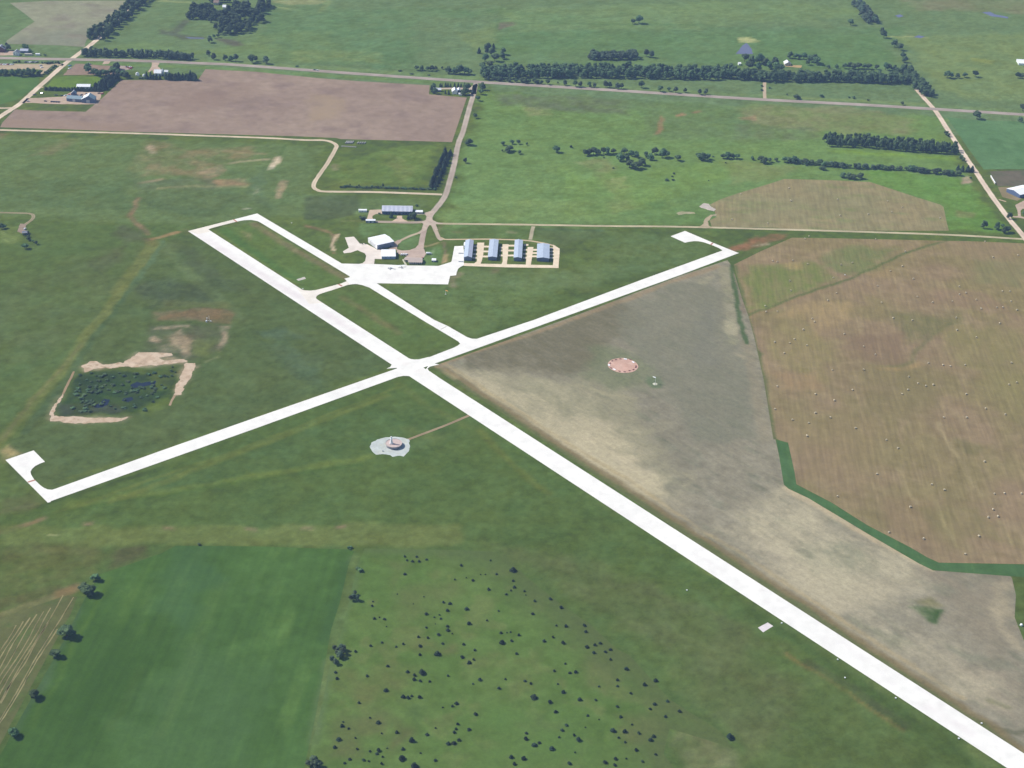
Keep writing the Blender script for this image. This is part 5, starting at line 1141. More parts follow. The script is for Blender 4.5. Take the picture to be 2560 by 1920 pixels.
car('U', 862, 735, 1.4, 'white', 'white car parked at the end of the left lane')

# ---- light aircraft on the apron
def plane(sid, x, y, rz, mat, label):
    t = tag(empty('light_aircraft', g1(sid, x, y), rz, .2), label, 'aircraft', 'light aircraft on the apron')
    f = lathe('fuselage', [(.1, -3.9), (.28, -3.2), (.5, -1.2), (.68, .2), (.66, 1.4), (.5, 2.3), (.22, 2.7)], M_WHITEROOF, t, 14, axis='x'); f.location = (0, 0, 1.3)
    w = mesh_obj('wing', [(.9, -5.2, 2.0), (-.5, -5.2, 2.0), (-.7, 0, 2.0), (1.1, 0, 2.0), (-.5, 5.2, 2.0), (.9, 5.2, 2.0), (.9, -5.2, 2.14), (-.5, -5.2, 2.1), (-.7, 0, 2.12), (1.1, 0, 2.2), (-.5, 5.2, 2.1), (.9, 5.2, 2.14)],
             [(0, 1, 2, 3), (3, 2, 4, 5), (9, 8, 7, 6), (11, 10, 8, 9), (0, 3, 9, 6), (3, 5, 11, 9), (1, 7, 8, 2), (2, 8, 10, 4), (0, 6, 7, 1), (5, 4, 10, 11)], M_WHITEROOF, t)
    box('tailplane', (-3.9, -3.1, -1.6, 1.6, 1.42, 1.5), mat, t)
    mesh_obj('fin', [(-3.9, -.05, 1.5), (-2.9, -.05, 1.5), (-3.5, -.05, 2.7), (-3.9, -.05, 2.7), (-3.9, .05, 1.5), (-2.9, .05, 1.5), (-3.5, .05, 2.7), (-3.9, .05, 2.7)], [(0, 1, 2, 3), (7, 6, 5, 4), (0, 4, 5, 1), (1, 5, 6, 2), (2, 6, 7, 3), (3, 7, 4, 0)], mat, t)
    box('canopy', (-.3, 1.2, -.55, .55, 1.6, 2.02), M_GLASS, t)
    box('propeller', (2.72, 2.78, -.95, .95, 1.22, 1.36), M_BLACK, t)
    for p in ((.3, -1.1), (.3, 1.1), (1.9, 0)):
        wv = lathe('wheel', [(.24, -.08), (.24, .08)], M_BLACK, t, 10, axis='y'); wv.location = (p[0], p[1], .24)
    for b in ((.25, .35, -1.05, -.95, .24, 1.0), (.25, .35, .95, 1.05, .24, 1.0), (1.85, 1.95, -.05, .05, .24, 1.0)): box('gear_leg', b, M_GREYM, t)
plane('N', 755, 1120, 1.3, plain('slate_aircraft_paint', (.14, .15, .24), .4, .4), 'slate-winged light aircraft nearer the white shed on the apron')
plane('N', 1022, 1085, 1.9, plain('dark_aircraft_paint', (.12, .11, .13), .4, .4), 'small dark-winged light aircraft nearer the terminal on the apron')

# ---- beacon station
c_ = g1('D', 745, 632)
t = tag(empty('beacon_station', c_), 'white cone antenna on a round pink raised deck in the gravel circle', 'beacon')
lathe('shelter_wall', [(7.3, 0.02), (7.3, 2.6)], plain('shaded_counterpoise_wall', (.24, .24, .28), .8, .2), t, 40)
lathe('deck', [(8.0, 2.62), (8.0, 2.95)], M_PINK, t, 48, smooth=False)
lathe('cone_antenna', [(1.9, 2.97), (1.6, 4.2), (.85, 8.0), (.7, 9.8)], M_WHITEROOF, t, 18, c=(-2.3, -1.2))
lathe('cone_tip', [(.8, 9.81), (.8, 10.8), (.2, 11.3)], M_WHITE, t, 12, c=(-2.3, -1.2))
lathe('railing', [(7.9, 2.97), (7.9, 3.3)], M_GREYM, t, 40, cap=False)
tag(box('cable_cabinet', (-.5, .5, -.4, .4, .1, 1.3), M_GREYM), 'small grey cabinet on the left part of the gravel circle', 'cabinet').location = (*g1('D', 592, 712), 0)
# ---- segmented wind circle
RC = gnd('R', [(780, 540)])[0]
def seg(sid, x, y, mat, label, group, s):
    p = g1(sid, x, y); a = math.atan2(*(p - RC)[::-1])
    t = tag(empty('circle_marker', p, a, .1), label, 'marker', group)
    V, Fc = box_vf(-s * .55, s * .55, -s, s, .25, .4); mesh_obj('panel', V, Fc, mat, t)
    for sy in (-1, 1): box('leg', (-.08, .08, sy * s * .8 - .08, sy * s * .8 + .08, 0, .25), M_GREYM, t)
for k, (x, y) in enumerate(((427, 535), (560, 645), (1035, 462), (838, 385))):
    seg('R', x, y, M_WHITEROOF, 'bright white panel on the rim of the red circle, ' + ['at the far left', 'at the lower left', 'at the upper right', 'at the top'][k], 'white rim panels', 1.7)
for (x, y) in ((505, 430), (455, 490), (600, 398), (712, 380), (942, 676), (1042, 645), (1105, 560), (1098, 592), (690, 690), (820, 705), (960, 395), (480, 610)):
    seg('R', x, y, M_MAROON, 'dark maroon panel on the rim of the red circle', 'dark rim panels', 1.2)
def sock(sid, x, y, label, h=7.0, cone=M_ORANGE, az=.0):
    t = tag(empty('windsock', g1(sid, x, y), az, .1), label, 'windsock')
    lathe('pole', [(.16, 0), (.09, h)], M_WHITE, t, 8)
    lathe('base', [(1.0, 0.0), (1.0, .25)], M_CONC, t, 14)
    s_ = lathe('sock', [(.55, 0), (.48, 1.2), (.3, 3.6)], cone, t, 12, axis='x', cap=False); s_.location = (0.1, 0, h - .3)
sock('R', 1588, 1010, 'white windsock on a pole right of the red circle', 8.0, M_WHITEROOF, 2.6)
sock('px', 1114, 736, 'orange windsock on the grass below the apron', 5.5, M_ORANGE, -.6)
# weather station in the west
t = tag(empty('weather_station', g1('V', 800, 650)), 'small white weather station on the brown strip west of the runway', 'weather station')
box('cabinet', (-4.0, -2.4, -.8, .6, .02, 1.8), M_WHITE, t); box('sensor_box', (1.2, 2.2, -.4, .6, .8, 1.8), M_WHITE, t)
lathe('mast', [(.12, 0), (.08, 8.0)], M_WHITE, t, 8); boxes('crossarm', [(-2.2, 2.0, -.08, .08, 2.0, 2.2)], M_WHITE, t)
t = tag(empty('sensor_post', g1('V', 690, 535)), 'thin white post behind the weather station', 'post')
lathe('post', [(.35, 0), (.35, 1.6)], M_WHITE, t, 8); box('box', (-.5, .5, -.4, .4, 1.6, 2.3), M_WHITE, t)
# small white edge markers and signs along the runway
for k, (sid, x, y) in enumerate((('H', 780, 768), ('H', 1226, 1064), ('H', 1885, 1258), ('H', 836, 908), ('H', 350, 488), ('H', 1710, 1375), ('B', 1455, 258), ('K', 2100, 465), ('F', 1060, 330), ('B', 1580, 985))):
    t = tag(empty('runway_marker', g1(sid, x, y)), 'small white light box standing beside the runway edge', 'light box', 'light boxes along the runway')
    box('housing', (-.55, .55, -.45, .45, .3, .95), M_WHITEROOF, t); box('leg', (-.4, -.3, -.05, .05, 0, .3), M_GREYM, t); box('leg', (.3, .4, -.05, .05, 0, .3), M_GREYM, t)
t = tag(empty('marker_tank', g1('H', 2190, 505)), 'small white tank in the grass at the right edge below the green strip', 'tank')
lathe('tank', [(1.0, 0.02), (1.05, 1.6), (.6, 2.0)], M_WHITEROOF, t, 14); box('pipe', (-1.7, 1.7, -.12, .12, .5, .75), M_WHITE, t)
# roundels of precast pieces by the lane
for k in range(9):
    x = 660 + k * 75 if k < 5 else 1200 + (k - 5) * 105
    a, b = gnd('Y', [(x - 45, 545 + (k % 2) * 8), (x + 40, 440)]) if k < 5 else gnd('Y', [(x - 40, 560), (x + 30, 480)])
    t = tag(empty('stacked_pipe', (a + b) / 2, math.atan2(*(b - a)[::-1])), 'pale precast pipe lying in the upper row beside the lane bend', 'pipe', 'pipes in the upper row')
    L_ = np.linalg.norm(b - a) / 2
    o = lathe('pipe', [(.75, -L_), (.75, L_), (.6, L_), (.6, -L_)], M_CONC, t, 14, axis='x', cap=False); o.location = (0, 0, .76)
for k in range(11):
    a = g1('Y', 465 + k * 62, 665 + k * 4)
    t = tag(empty('precast_block', a, .9), 'pale precast block in the lower row beside the lane bend', 'block', 'blocks in the lower row')
    box('block', (-1.1, 1.1, -.5, .5, .01, 1.0), M_CONC, t); box('lifting_rib', (-.9, .9, -.12, .12, 1.01, 1.15), M_CONC, t)
# plank stacks beside the first hangar
for k, (x, y) in enumerate(((290, 740), (290, 855))):
    t = tag(empty('tie_down_stand', g1('6', x, y), .05, .19), ['grey stand on the concrete left of the first T-hangar, upper one', 'grey stand on the concrete left of the first T-hangar, lower one'][k], 'stand')
    for j in range(5): box('plank', (-3.0, 3.0, -1.2 + j * .5, -.85 + j * .5, .05, .35), M_GREYM, t)

# ================================================================== HAY BALES
_bm = bmesh.new(); bmesh.ops.create_cone(_bm, cap_ends=True, segments=16, radius1=.95, radius2=.95, depth=1.6)
bmesh.ops.rotate(_bm, verts=_bm.verts, cent=(0, 0, 0), matrix=Matrix.Rotation(math.pi / 2, 3, 'X')); bmesh.ops.translate(_bm, verts=_bm.verts, vec=(0, 0, .93))
for v in _bm.verts: v.co += Vector((random.uniform(-.05, .05), random.uniform(-.05, .05), random.uniform(-.02, .05)))
BALE = bpy.data.meshes.new('hay_bale'); _bm.to_mesh(BALE); _bm.free(); BALE.materials.append(M_STRAW)
def bale(sid, x, y, label, group):
    o = bpy.data.objects.new('hay_bale', BALE); C.objects.link(o)
    o.location = (*g1(sid, x, y), .05); o.rotation_euler = (0, 0, random.uniform(0, 3.14)); k = random.uniform(.76, .95); o.scale = (k, k, k)
    tag(o, label, 'hay bale', group)
BIG = [('F', [(803, 97), (1258, 100), (830, 82), (595, 240), (625, 245), (725, 238), (820, 260), (1035, 265), (1108, 252), (985, 348), (705, 368), (712, 432), (1005, 448), (950, 495), (548, 530), (553, 567), (625, 565), (850, 612), (865, 632), (793, 683), (1055, 710), (735, 743), (705, 768), (608, 763), (815, 783), (670, 833), (1180, 790), (1255, 842), (1430, 275), (1352, 305), (1270, 400), (1500, 355), (1447, 180), (1295, 508), (1370, 608), (1493, 622), (1525, 470), (1623, 507), (1795, 405), (1795, 455), (1838, 445), (1750, 500), (1905, 490), (1935, 547), (2037, 540), (2075, 540), (2120, 437), (2072, 435), (2128, 500), (2165, 555), (1775, 605), (1780, 685), (2055, 642), (1905, 732), (1595, 897), (1690, 910), (1737, 917), (1833, 910), (2130, 895), (1470, 985), (1530, 1028), (1580, 1045), (1628, 1037), (1465, 1070), (1427, 1097), (2115, 1035), (2165, 1023), (1840, 1097), (1180, 940), (978, 942), (625, 1047), (870, 1097), (1108, 1070), (992, 1138), (610, 1193), (870, 1218), (965, 1247), (722, 1262), (827, 1282), (1127, 1315), (815, 1365), (1965, 1190), (2090, 1227), (1695, 1247), (1843, 1247), (2012, 217), (2172, 203), (1960, 115)]),
       ('G', [(800, 72), (1058, 172), (1155, 240), (978, 457), (1437, 543), (1543, 590), (1880, 352), (648, 645), (1258, 733), (1962, 623), (2047, 618), (2190, 620), (1952, 755), (1910, 820), (1993, 812), (1080, 945), (1370, 1000), (1833, 977), (1717, 1127), (395, 140)])]
for sid, L_ in BIG:
    for x, y in L_: bale(sid, x, y, 'round straw-coloured bale lying on the large mown hay field', 'round bales on the large hay field')
for sid, L_ in (('8', [(48, 815), (65, 935), (492, 920), (955, 935), (1090, 993), (992, 1035), (775, 1055), (518, 1070), (1435, 1092)]), ('7', [(2110, 815), (2125, 930), (1665, 868), (1585, 1105), (1915, 1140)])):
    for x, y in L_: bale(sid, x, y, 'round bale on the small hay field beyond the grass lane', 'round bales on the small hay field')

# ================================================================== TREES
L_BROAD = leaf_mat('broadleaf_foliage', (.030, .057, .026), (.094, .148, .060))
L_PALE = leaf_mat('pale_foliage', (.040, .062, .038), (.085, .120, .066))
L_JUN = leaf_mat('juniper_foliage', (.011, .023, .015), (.034, .056, .030))
L_CON = leaf_mat('conifer_foliage', (.017, .035, .025), (.050, .078, .044))
M_BARK = plain('bark', (.10, .075, .055), .95, .05, var=.3, scale=4)
_ico = bmesh.new(); bmesh.ops.create_icosphere(_ico, subdivisions=2, radius=1.0)
ICO_V = np.array([v.co[:] for v in _ico.verts]); ICO_F = [[v.index for v in f.verts] for f in _ico.faces]; _ico.free()
def crown_mesh(name, seed, shape, mat, leaves=420):
    """lumpy crown in a unit tree (height 1, width 1): clump cores plus many leaf-sprig faces"""
    r = np.random.default_rng(seed); V, Fc = [], []
    cl = []
    if shape == 'broad':
        n = 11
        for i in range(n):
            a, z = r.uniform(0, 6.28), r.uniform(.30, .84)
            q = .30 * math.sqrt(r.uniform(.05, 1)) * (1.0 if z < .65 else .62)
            cl.append((q * math.cos(a), q * math.sin(a), z, r.uniform(.16, .24)))
        cl.append((0, 0, .60, .31))
    elif shape == 'juniper':
        for i in range(9):
            z = r.uniform(.10, .85); a = r.uniform(0, 6.28); q = .24 * (1 - z * .75)
            cl.append((q * math.cos(a), q * math.sin(a), z, .25 * (1.12 - z)))
        cl.append((0, 0, .28, .32)); cl.append((0, 0, .6, .2))
    elif shape == 'cone':
        for z in np.linspace(.12, .92, 9):
            a = r.uniform(0, 6.28); q = .10 * (1 - z)
            cl.append((q * math.cos(a), q * math.sin(a), z, .42 * (1.05 - z) + .03))
    elif shape == 'shrub':
        for i in range(8):
            a = r.uniform(0, 6.28); q = .30 * math.sqrt(r.uniform(0, 1))
            cl.append((q * math.cos(a), q * math.sin(a), r.uniform(.25, .65), r.uniform(.16, .26)))
    for (cx, cy, cz, cr) in cl:
        ph = r.uniform(0, 9, 3)
        d = 1 + .22 * (np.sin(ICO_V[:, 0] * 4.1 + ph[0]) * np.sin(ICO_V[:, 1] * 4.7 + ph[1]) + np.sin(ICO_V[:, 2] * 5.3 + ph[2]) * .6) + r.uniform(-.10, .10, len(ICO_V))
        o = len(V); sq = .85 if shape != 'cone' else .5
        for k, p in enumerate(ICO_V * (d * cr * .88)[:, None]): V.append((cx + p[0], cy + p[1], max(.02, cz + p[2] * sq)))
        Fc += [tuple(i + o for i in f) for f in ICO_F]
    w = np.array([c[3] ** 2 for c in cl]); w /= w.sum()
    for k in range(leaves):
        cx, cy, cz, cr = cl[r.choice(len(cl), p=w)]
        n = r.normal(size=3); n /= np.linalg.norm(n)
        p = np.array([cx, cy, cz]) + n * cr * r.uniform(.78, 1.22) * np.array([1, 1, .85])
        if p[2] < .04: continue
        t1 = np.cross(n, r.normal(size=3)); t1 /= np.linalg.norm(t1) + 1e-9; t2 = np.cross(n, t1) + n * r.uniform(-.6, .6)
        s = r.uniform(.022, .050)
        o = len(V)
        V += [tuple(p + t1 * s), tuple(p + t2 * s * 1.2), tuple(p - t1 * s * .9), tuple(p - t2 * s * .8)]
        Fc.append((o, o + 1, o + 2, o + 3))
    me = bpy.data.meshes.new(name); me.from_pydata(V, [], Fc); me.materials.append(mat); me.update()
    return me
def trunk_mesh(name, seed, top, r0, limbs):
    r = np.random.default_rng(seed); V, Fc = [], []
    def tube(a, b, ra, rb, n=6):
        a, b = Vector(a), Vector(b); d = (b - a).normalized(); x = d.orthogonal().normalized(); y = d.cross(x); o = len(V)
        for c, rr in ((a, ra), (b, rb)):
            for i in range(n):
                q = c + x * (rr * math.cos(6.2832 * i / n)) + y * (rr * math.sin(6.2832 * i / n)); V.append(tuple(q))
        for i in range(n): Fc.append((o + i, o + (i + 1) % n, o + n + (i + 1) % n, o + n + i))
    tube((0, 0, 0), (.01, 0, top * .5), r0, r0 * .75); tube((.01, 0, top * .5), (0, .01, top), r0 * .75, r0 * .4)
    for i in range(limbs):
        a = r.uniform(0, 6.28); z = top * r.uniform(.45, .8)
        tube((0, 0, z), (.24 * math.cos(a), .24 * math.sin(a), z + .2), r0 * .4, r0 * .15, 5)
    me = bpy.data.meshes.new(name); me.from_pydata(V, [], Fc); me.materials.append(M_BARK); me.update()
    return me
KINDS = {
 'broad': ([crown_mesh('crown', 100 + i, 'broad', L_BROAD) for i in range(5)], [trunk_mesh('trunk', 10 + i, .55, .035, 4) for i in range(2)]),
 'pale': ([crown_mesh('crown', 140 + i, 'broad', L_PALE, 360) for i in range(3)], [trunk_mesh('trunk', 20 + i, .55, .03, 4) for i in range(2)]),
 'juniper': ([crown_mesh('crown', 200 + i, 'juniper', L_JUN, 260) for i in range(4)], [trunk_mesh('trunk', 30, .25, .05, 2)]),
 'conifer': ([crown_mesh('crown', 300 + i, 'cone', L_CON, 420) for i in range(3)], [trunk_mesh('trunk', 40, .35, .035, 2)]),
 'shrub': ([crown_mesh('crown', 400 + i, 'shrub', L_BROAD, 240) for i in range(3)], [trunk_mesh('trunk', 50, .35, .04, 3)]),
}
TREE_NAME = {'broad': 'broadleaf_tree', 'pale': 'cottonwood_tree', 'juniper': 'juniper', 'conifer': 'conifer', 'shrub': 'shrub'}
def tree(kind, xy, h, w, label, group=None):
    cr, tr = KINDS[kind]
    e = empty(TREE_NAME[kind], xy, random.uniform(0, 6.28), 0.0, (w * 1.1, w * 1.1 * random.uniform(.88, 1.12), h))
    tag(e, label, 'shrub' if kind == 'shrub' else 'tree', group)
    link(bpy.data.objects.new('trunk', random.choice(tr)), e)
    link(bpy.data.objects.new('crown', random.choice(cr)), e)
    return e
# dense belts read as one mass: whole trees joined into one object
_ic1 = bmesh.new(); bmesh.ops.create_icosphere(_ic1, subdivisions=1, radius=1.0)
_IV, _IF = np.array([v.co[:] for v in _ic1.verts]), [[v.index for v in f.verts] for f in _ic1.faces]; _ic1.free()
_sv = (ICO_V, ICO_F); ICO_V, ICO_F = _IV, _IF
BELT = {k: [] for k in ('broad', 'conifer')}
for k_, sh_ in (('broad', 'broad'), ('conifer', 'cone')):
    for i in range(5):
        c_m, t_m = crown_mesh('belt_crown', 600 + i + (50 if k_ == 'conifer' else 0), sh_, L_BROAD, 230), trunk_mesh('belt_trunk', 700 + i, .5, .03, 2)
        BELT[k_].append([(np.array([v.co[:] for v in me.vertices]), [list(q.vertices) for q in me.polygons]) for me in (c_m, t_m)])
        bpy.data.meshes.remove(c_m); bpy.data.meshes.remove(t_m)
ICO_V, ICO_F = _sv
def belt(name, label, strips, mat=None, kind='broad'):
    V, FQ, FT, MT, MQ, off = [], [], [], [], [], 0
    for (sid, pts, n, h, w, rows, depth, jit) in strips:
        p = gnd(sid, pts); seg_ = np.linalg.norm(np.diff(p, axis=0), axis=1); L_ = np.concatenate([[0], np.cumsum(seg_)])
        per = max(1, n // rows)
        for r_ in range(rows):
            for i in range(per):
                s = L_[-1] * (i + .5 + random.uniform(-.35, .35)) / per
                k = max(0, min(np.searchsorted(L_, s) - 1, len(seg_) - 1)); d = (p[k + 1] - p[k]) / seg_[k]
                q = p[k] + d * (s - L_[k]) + np.array([-d[1], d[0]]) * (r_ * depth) * (1 if d[0] >= 0 else -1) + np.array([random.gauss(0, jit), random.gauss(0, jit)])
                f = random.uniform(.72, 1.22); a = random.uniform(0, 6.28); ca, sa = math.cos(a), math.sin(a)
                ww = w * f * random.uniform(.85, 1.15)
                for mi, (vv, ff) in enumerate(random.choice(BELT[kind])):
                    X = (vv[:, 0] * ca - vv[:, 1] * sa) * ww + q[0]; Y = (vv[:, 0] * sa + vv[:, 1] * ca) * ww + q[1]
                    V.append(np.stack([X, Y, vv[:, 2] * h * f], 1))
                    FQ += [[j + off for j in e] for e in ff]; MT += [mi] * len(ff); off += len(vv)
    me = bpy.data.meshes.new(name); me.from_pydata(np.concatenate(V).tolist(), [], FQ)
    me.materials.append(mat or L_BROAD); me.materials.append(M_BARK); me.polygons.foreach_set('material_index', MT); me.update()
    o = link(bpy.data.objects.new(name, me)); o['kind'] = 'stuff'; o['label'] = label
    return o
def row(kind, sid, pts, n, h, w, label, group, rows=1, depth=8.0, jit=1.5, mixin=None, gaps=0.0):
    """n trees in all along a surveyed line, in the given number of rows"""
    p = gnd(sid, pts); seg_ = np.linalg.norm(np.diff(p, axis=0), axis=1); L_ = np.concatenate([[0], np.cumsum(seg_)])
    per = max(1, n // rows)
    for r_ in range(rows):
        for i in range(per):
            if random.random() < gaps: continue
            s = L_[-1] * (i + .5 + random.uniform(-.28, .28)) / per
            k = min(np.searchsorted(L_, s) - 1, len(seg_) - 1); k = max(k, 0)
            t = (s - L_[k]) / seg_[k]; d = (p[k + 1] - p[k]) / seg_[k]
            q = p[k] + (p[k + 1] - p[k]) * t + np.array([-d[1], d[0]]) * (r_ * depth) * (1 if d[0] >= 0 else -1)
            q = q + np.array([random.gauss(0, jit), random.gauss(0, jit)])
            kk = mixin if mixin and random.random() < .3 else kind
            f = random.uniform(.78, 1.2)
            tree(kk, q, h * f, w * f * random.uniform(.85, 1.15), label, group)
def scatter(kind, sid, pts, h, w, label, group, mixin=None):
    pts = sorted(pts, key=lambda q: q[0])
    own = 1 < len(pts) <= 12 and len(label.split()) <= 12 and ' or ' not in label
    base = label
    for i_, q in enumerate(pts):
        if own: label = '%s, %s from the left' % (base, ORD[i_])
        f = (q[2] if len(q) > 2 else 1.0) * random.uniform(.88, 1.12) * (1.2 if kind in ('broad', 'pale') and sid not in 'UTLIJ' else 1.0)
        kk = mixin if mixin and random.random() < .35 else kind
        tree(kk, g1(sid, q[0], q[1]), h * f, w * f, label, group)

# belts and hedges along the far side
belt('tree_belt', 'thick dark belt of trees following the section road up the left', [('1', [(880, 352), (1010, 235), (1150, 115), (1270, 15), (1400, -90)], 96, 14.5, 13, 3, 11, 2)])
belt('grove', 'dense dark grove round the white house at the top of the photo', [('W', [(450, 315), (750, 330), (1040, 335)], 36, 13, 13, 3, 13, 2.5), ('W', [(540, 190), (900, 180)], 16, 12, 12, 2, 12, 2), ('W', [(1000, 590), (1240, 600), (1370, 570), (1430, 480), (1600, 400), (1640, 300), (1800, 190), (1720, 80)], 50, 14, 13, 2, 12, 2), ('W', [(1000, 500), (1060, 420), (1200, 320), (1400, 220), (1560, 120)], 44, 13, 13, 3, 11, 2), ('W', [(1250, 470), (1400, 330), (1600, 200)], 20, 13, 13, 2, 11, 2)])
belt('highway_hedge', 'dense grey-green hedge of trees on the far side of the highway at left', [('px', [(208, 140), (260, 142), (345, 144), (420, 147), (478, 151)], 72, 12, 10.5, 2, 9, 1.5)], L_PALE)
belt('tree_belt', 'left half of the long dark tree belt beyond the highway', [('3', [(20, 640), (60, 640), (300, 632), (700, 630), (1100, 632), (1500, 640), (2100, 645)], 272, 14.5, 13, 4, 11, 2.4)])
belt('tree_belt', 'right half of the long tree belt past the farmhouse', [('X', [(-20, 545), (300, 560), (700, 570), (1100, 575), (1600, 580), (2212, 600)], 140, 14.5, 13.5, 2, 15, 2.8)])
belt('windbreak', 'dense dark rectangular windbreak near the right-hand gravel road', [('8', [(385, 425), (800, 440), (1200, 478), (1610, 500)], 132, 14.5, 9.5, 3, 9, 1.0)])
belt('tree_belt', 'mass of trees above the right-hand road crossing', [('4', [(1290, 600), (1340, 560), (1360, 640), (1400, 700), (1450, 745), (1500, 745)], 50, 14, 13.5, 2, 11, 2)])
scatter('broad', '1', [(775, 340, .8), (800, 300), (825, 265, 1.1)], 10, 8, 'tree in the small clump left of the section road belt', 'clump left of the section road')
scatter('shrub', 'P', [(1690, 140), (1760, 175), (1590, 290, 1.6), (1660, 285, 1.5), (1720, 290, 1.3), (125, 110, 1.2), (830, 290)], 4, 5, 'bush beside the highway crossing at the far left', 'bushes at the highway crossing')
row('broad', 'W', [(830, 40), (1030, 40), (1230, 35)], 10, 11, 11, 'tree behind the brown-roofed barn in the grove', 'trees behind the grove barn')
scatter('broad', 'W', [(860, 738, 1.2), (930, 660, .7), (1000, 650, .7)], 9, 8, 'tree by the marshy strip below the grove', 'trees by the marshy strip')
scatter('pale', 'W', [(930, 1030), (840, 960, .8), (1130, 1045, .8), (1230, 1060), (1310, 1060, 1.1), (1590, 1085, 1.3), (1660, 1060, .8), (1840, 1100, 1.1)], 10, 8.5, 'open-crowned tree standing along the far side of the highway', 'single trees along the highway, left', mixin='broad')
scatter('shrub', '2', [(490, 575), (1480, 640), (1380, 615), (1630, 650)], 2.5, 7, 'low bush on the highway verge beyond the ploughed field', 'verge bushes')
scatter('broad', '2', [(1530, 608), (1570, 608), (1625, 612), (1660, 612), (1690, 605, .8), (1745, 598, .6)], 8, 8, 'dark round tree in the short row left of the long belt', 'short row left of the belt')
scatter('broad', '2', [(1800, 635), (1850, 640), (1900, 640, 1.3), (1940, 640, 1.1), (1980, 645)], 10, 10, 'tree in the clump at the highway left of the long belt', 'clump at the highway')
scatter('conifer', '2', [(2065, 462, 1.1), (2135, 450, 1.1), (2190, 420, .9)], 11, 7, 'dark upright tree at the upper left tip of the long belt', 'upright trees at the belt tip')
scatter('broad', '3', [(60, 410), (90, 450, 1.1), (40, 500), (120, 500, 1.1), (180, 480), (80, 550), (190, 445, .9), (20, 560)], 12, 11, 'tree in the thick left end of the long belt', 'left end of the long belt')
row('broad', '3', [(60, 652), (200, 660), (330, 672), (510, 682)], 20, 7.5, 7.5, 'tree in the hedge between the long belt and the highway', 'hedge before the long belt', mixin='pale')
scatter('pale', '3', [(548, 688, .8), (632, 682, .4), (690, 694, .9), (775, 706, 1.1), (815, 708), (888, 708), (930, 710, .9), (1020, 712, 1.2), (1055, 714, 1.1), (1118, 722), (1150, 722, 1.1), (1310, 716, 1.2), (1465, 746), (1535, 742, .8), (1590, 755, 1.1), (1668, 752, .8), (1785, 770), (1835, 768, .9)], 9, 7.5, 'open-crowned tree in the spaced row along the highway', 'spaced trees along the highway', mixin='broad')
row('pale', '3', [(900, 480), (1080, 486), (1280, 480)], 36, 12, 12, 'tree in the island grove behind the long belt', 'island grove behind the belt', rows=2, depth=15)
scatter('pale', '3', [(1350, 462), (1390, 468)], 11, 9, 'tree at the loose right end of the island grove', 'right end of the island grove')
scatter('broad', '3', [(1292, 192, 1.3), (1240, 194, .8)], 11, 10, 'lone tree pair in the middle of the far green field', 'lone pair in the far field')
scatter('broad', 'X', [(60, 300), (150, 340), (270, 330, 1.2), (120, 400), (250, 420), (400, 400), (480, 340), (500, 420), (350, 350), (560, 440)], 13, 12, 'tree in the thick clump left of the belt farmhouse', 'clump by the belt farmhouse')
scatter('broad', 'X', [(690, 250, 1.1), (770, 262, .9), (830, 262, .8), (880, 265), (960, 300, 1.1), (1020, 310, 1.1), (1060, 340, 1.2), (930, 345, .8)], 11, 10, 'tree round the back of the belt farmhouse', 'trees behind the belt farmhouse')
scatter('broad', 'X', [(1220, 395, .6), (1330, 395, .8), (1440, 395), (1510, 395, 1.1), (1560, 405), (1640, 400), (1720, 400), (1780, 405), (1890, 410, .8), (2010, 415, 1.1), (2060, 420), (2130, 425)], 10, 9, 'tree in the second row behind the right half of the belt', 'second row behind the belt')
scatter('shrub', 'X', [(1785, 595), (300, 640, 1.2), (300, 700), (410, 670), (790, 815, 2.2), (1130, 790, 1.5), (1508, 800, .8), (1570, 810, 1.3), (1770, 840, .9), (650, 760, .7), (480, 600, .9)], 4, 5, 'bush in the grass strip between the belt and the highway', 'bushes between belt and highway')
row('pale', '4', [(900, 40), (960, 100), (1010, 180), (1100, 180)], 24, 12.5, 13, 'tree in the diagonal belt at the upper right', 'upper right diagonal belt', rows=2, depth=12, mixin='broad')
scatter('broad', '4', [(878, 192, 1.0), (1135, 292, 1.1), (1120, 250, .9), (1215, 360), (1250, 385, 1.2), (1280, 450), (1295, 480)], 11, 10, 'tree strung along the fence line below the diagonal belt', 'fence line trees, upper right')
scatter('broad', '4', [(1620, 598, 1.2), (1650, 598), (1700, 600, .9), (1755, 595), (1835, 592, 1.2), (2165, 600, 1.1), (2200, 605, 1.2), (1275, 805, .6), (1850, 915, 1.2), (2180, 938, .8), (2200, 855, 1.2)], 9, 9, 'scattered tree in the far pasture at the right', 'scattered trees, far right pasture')
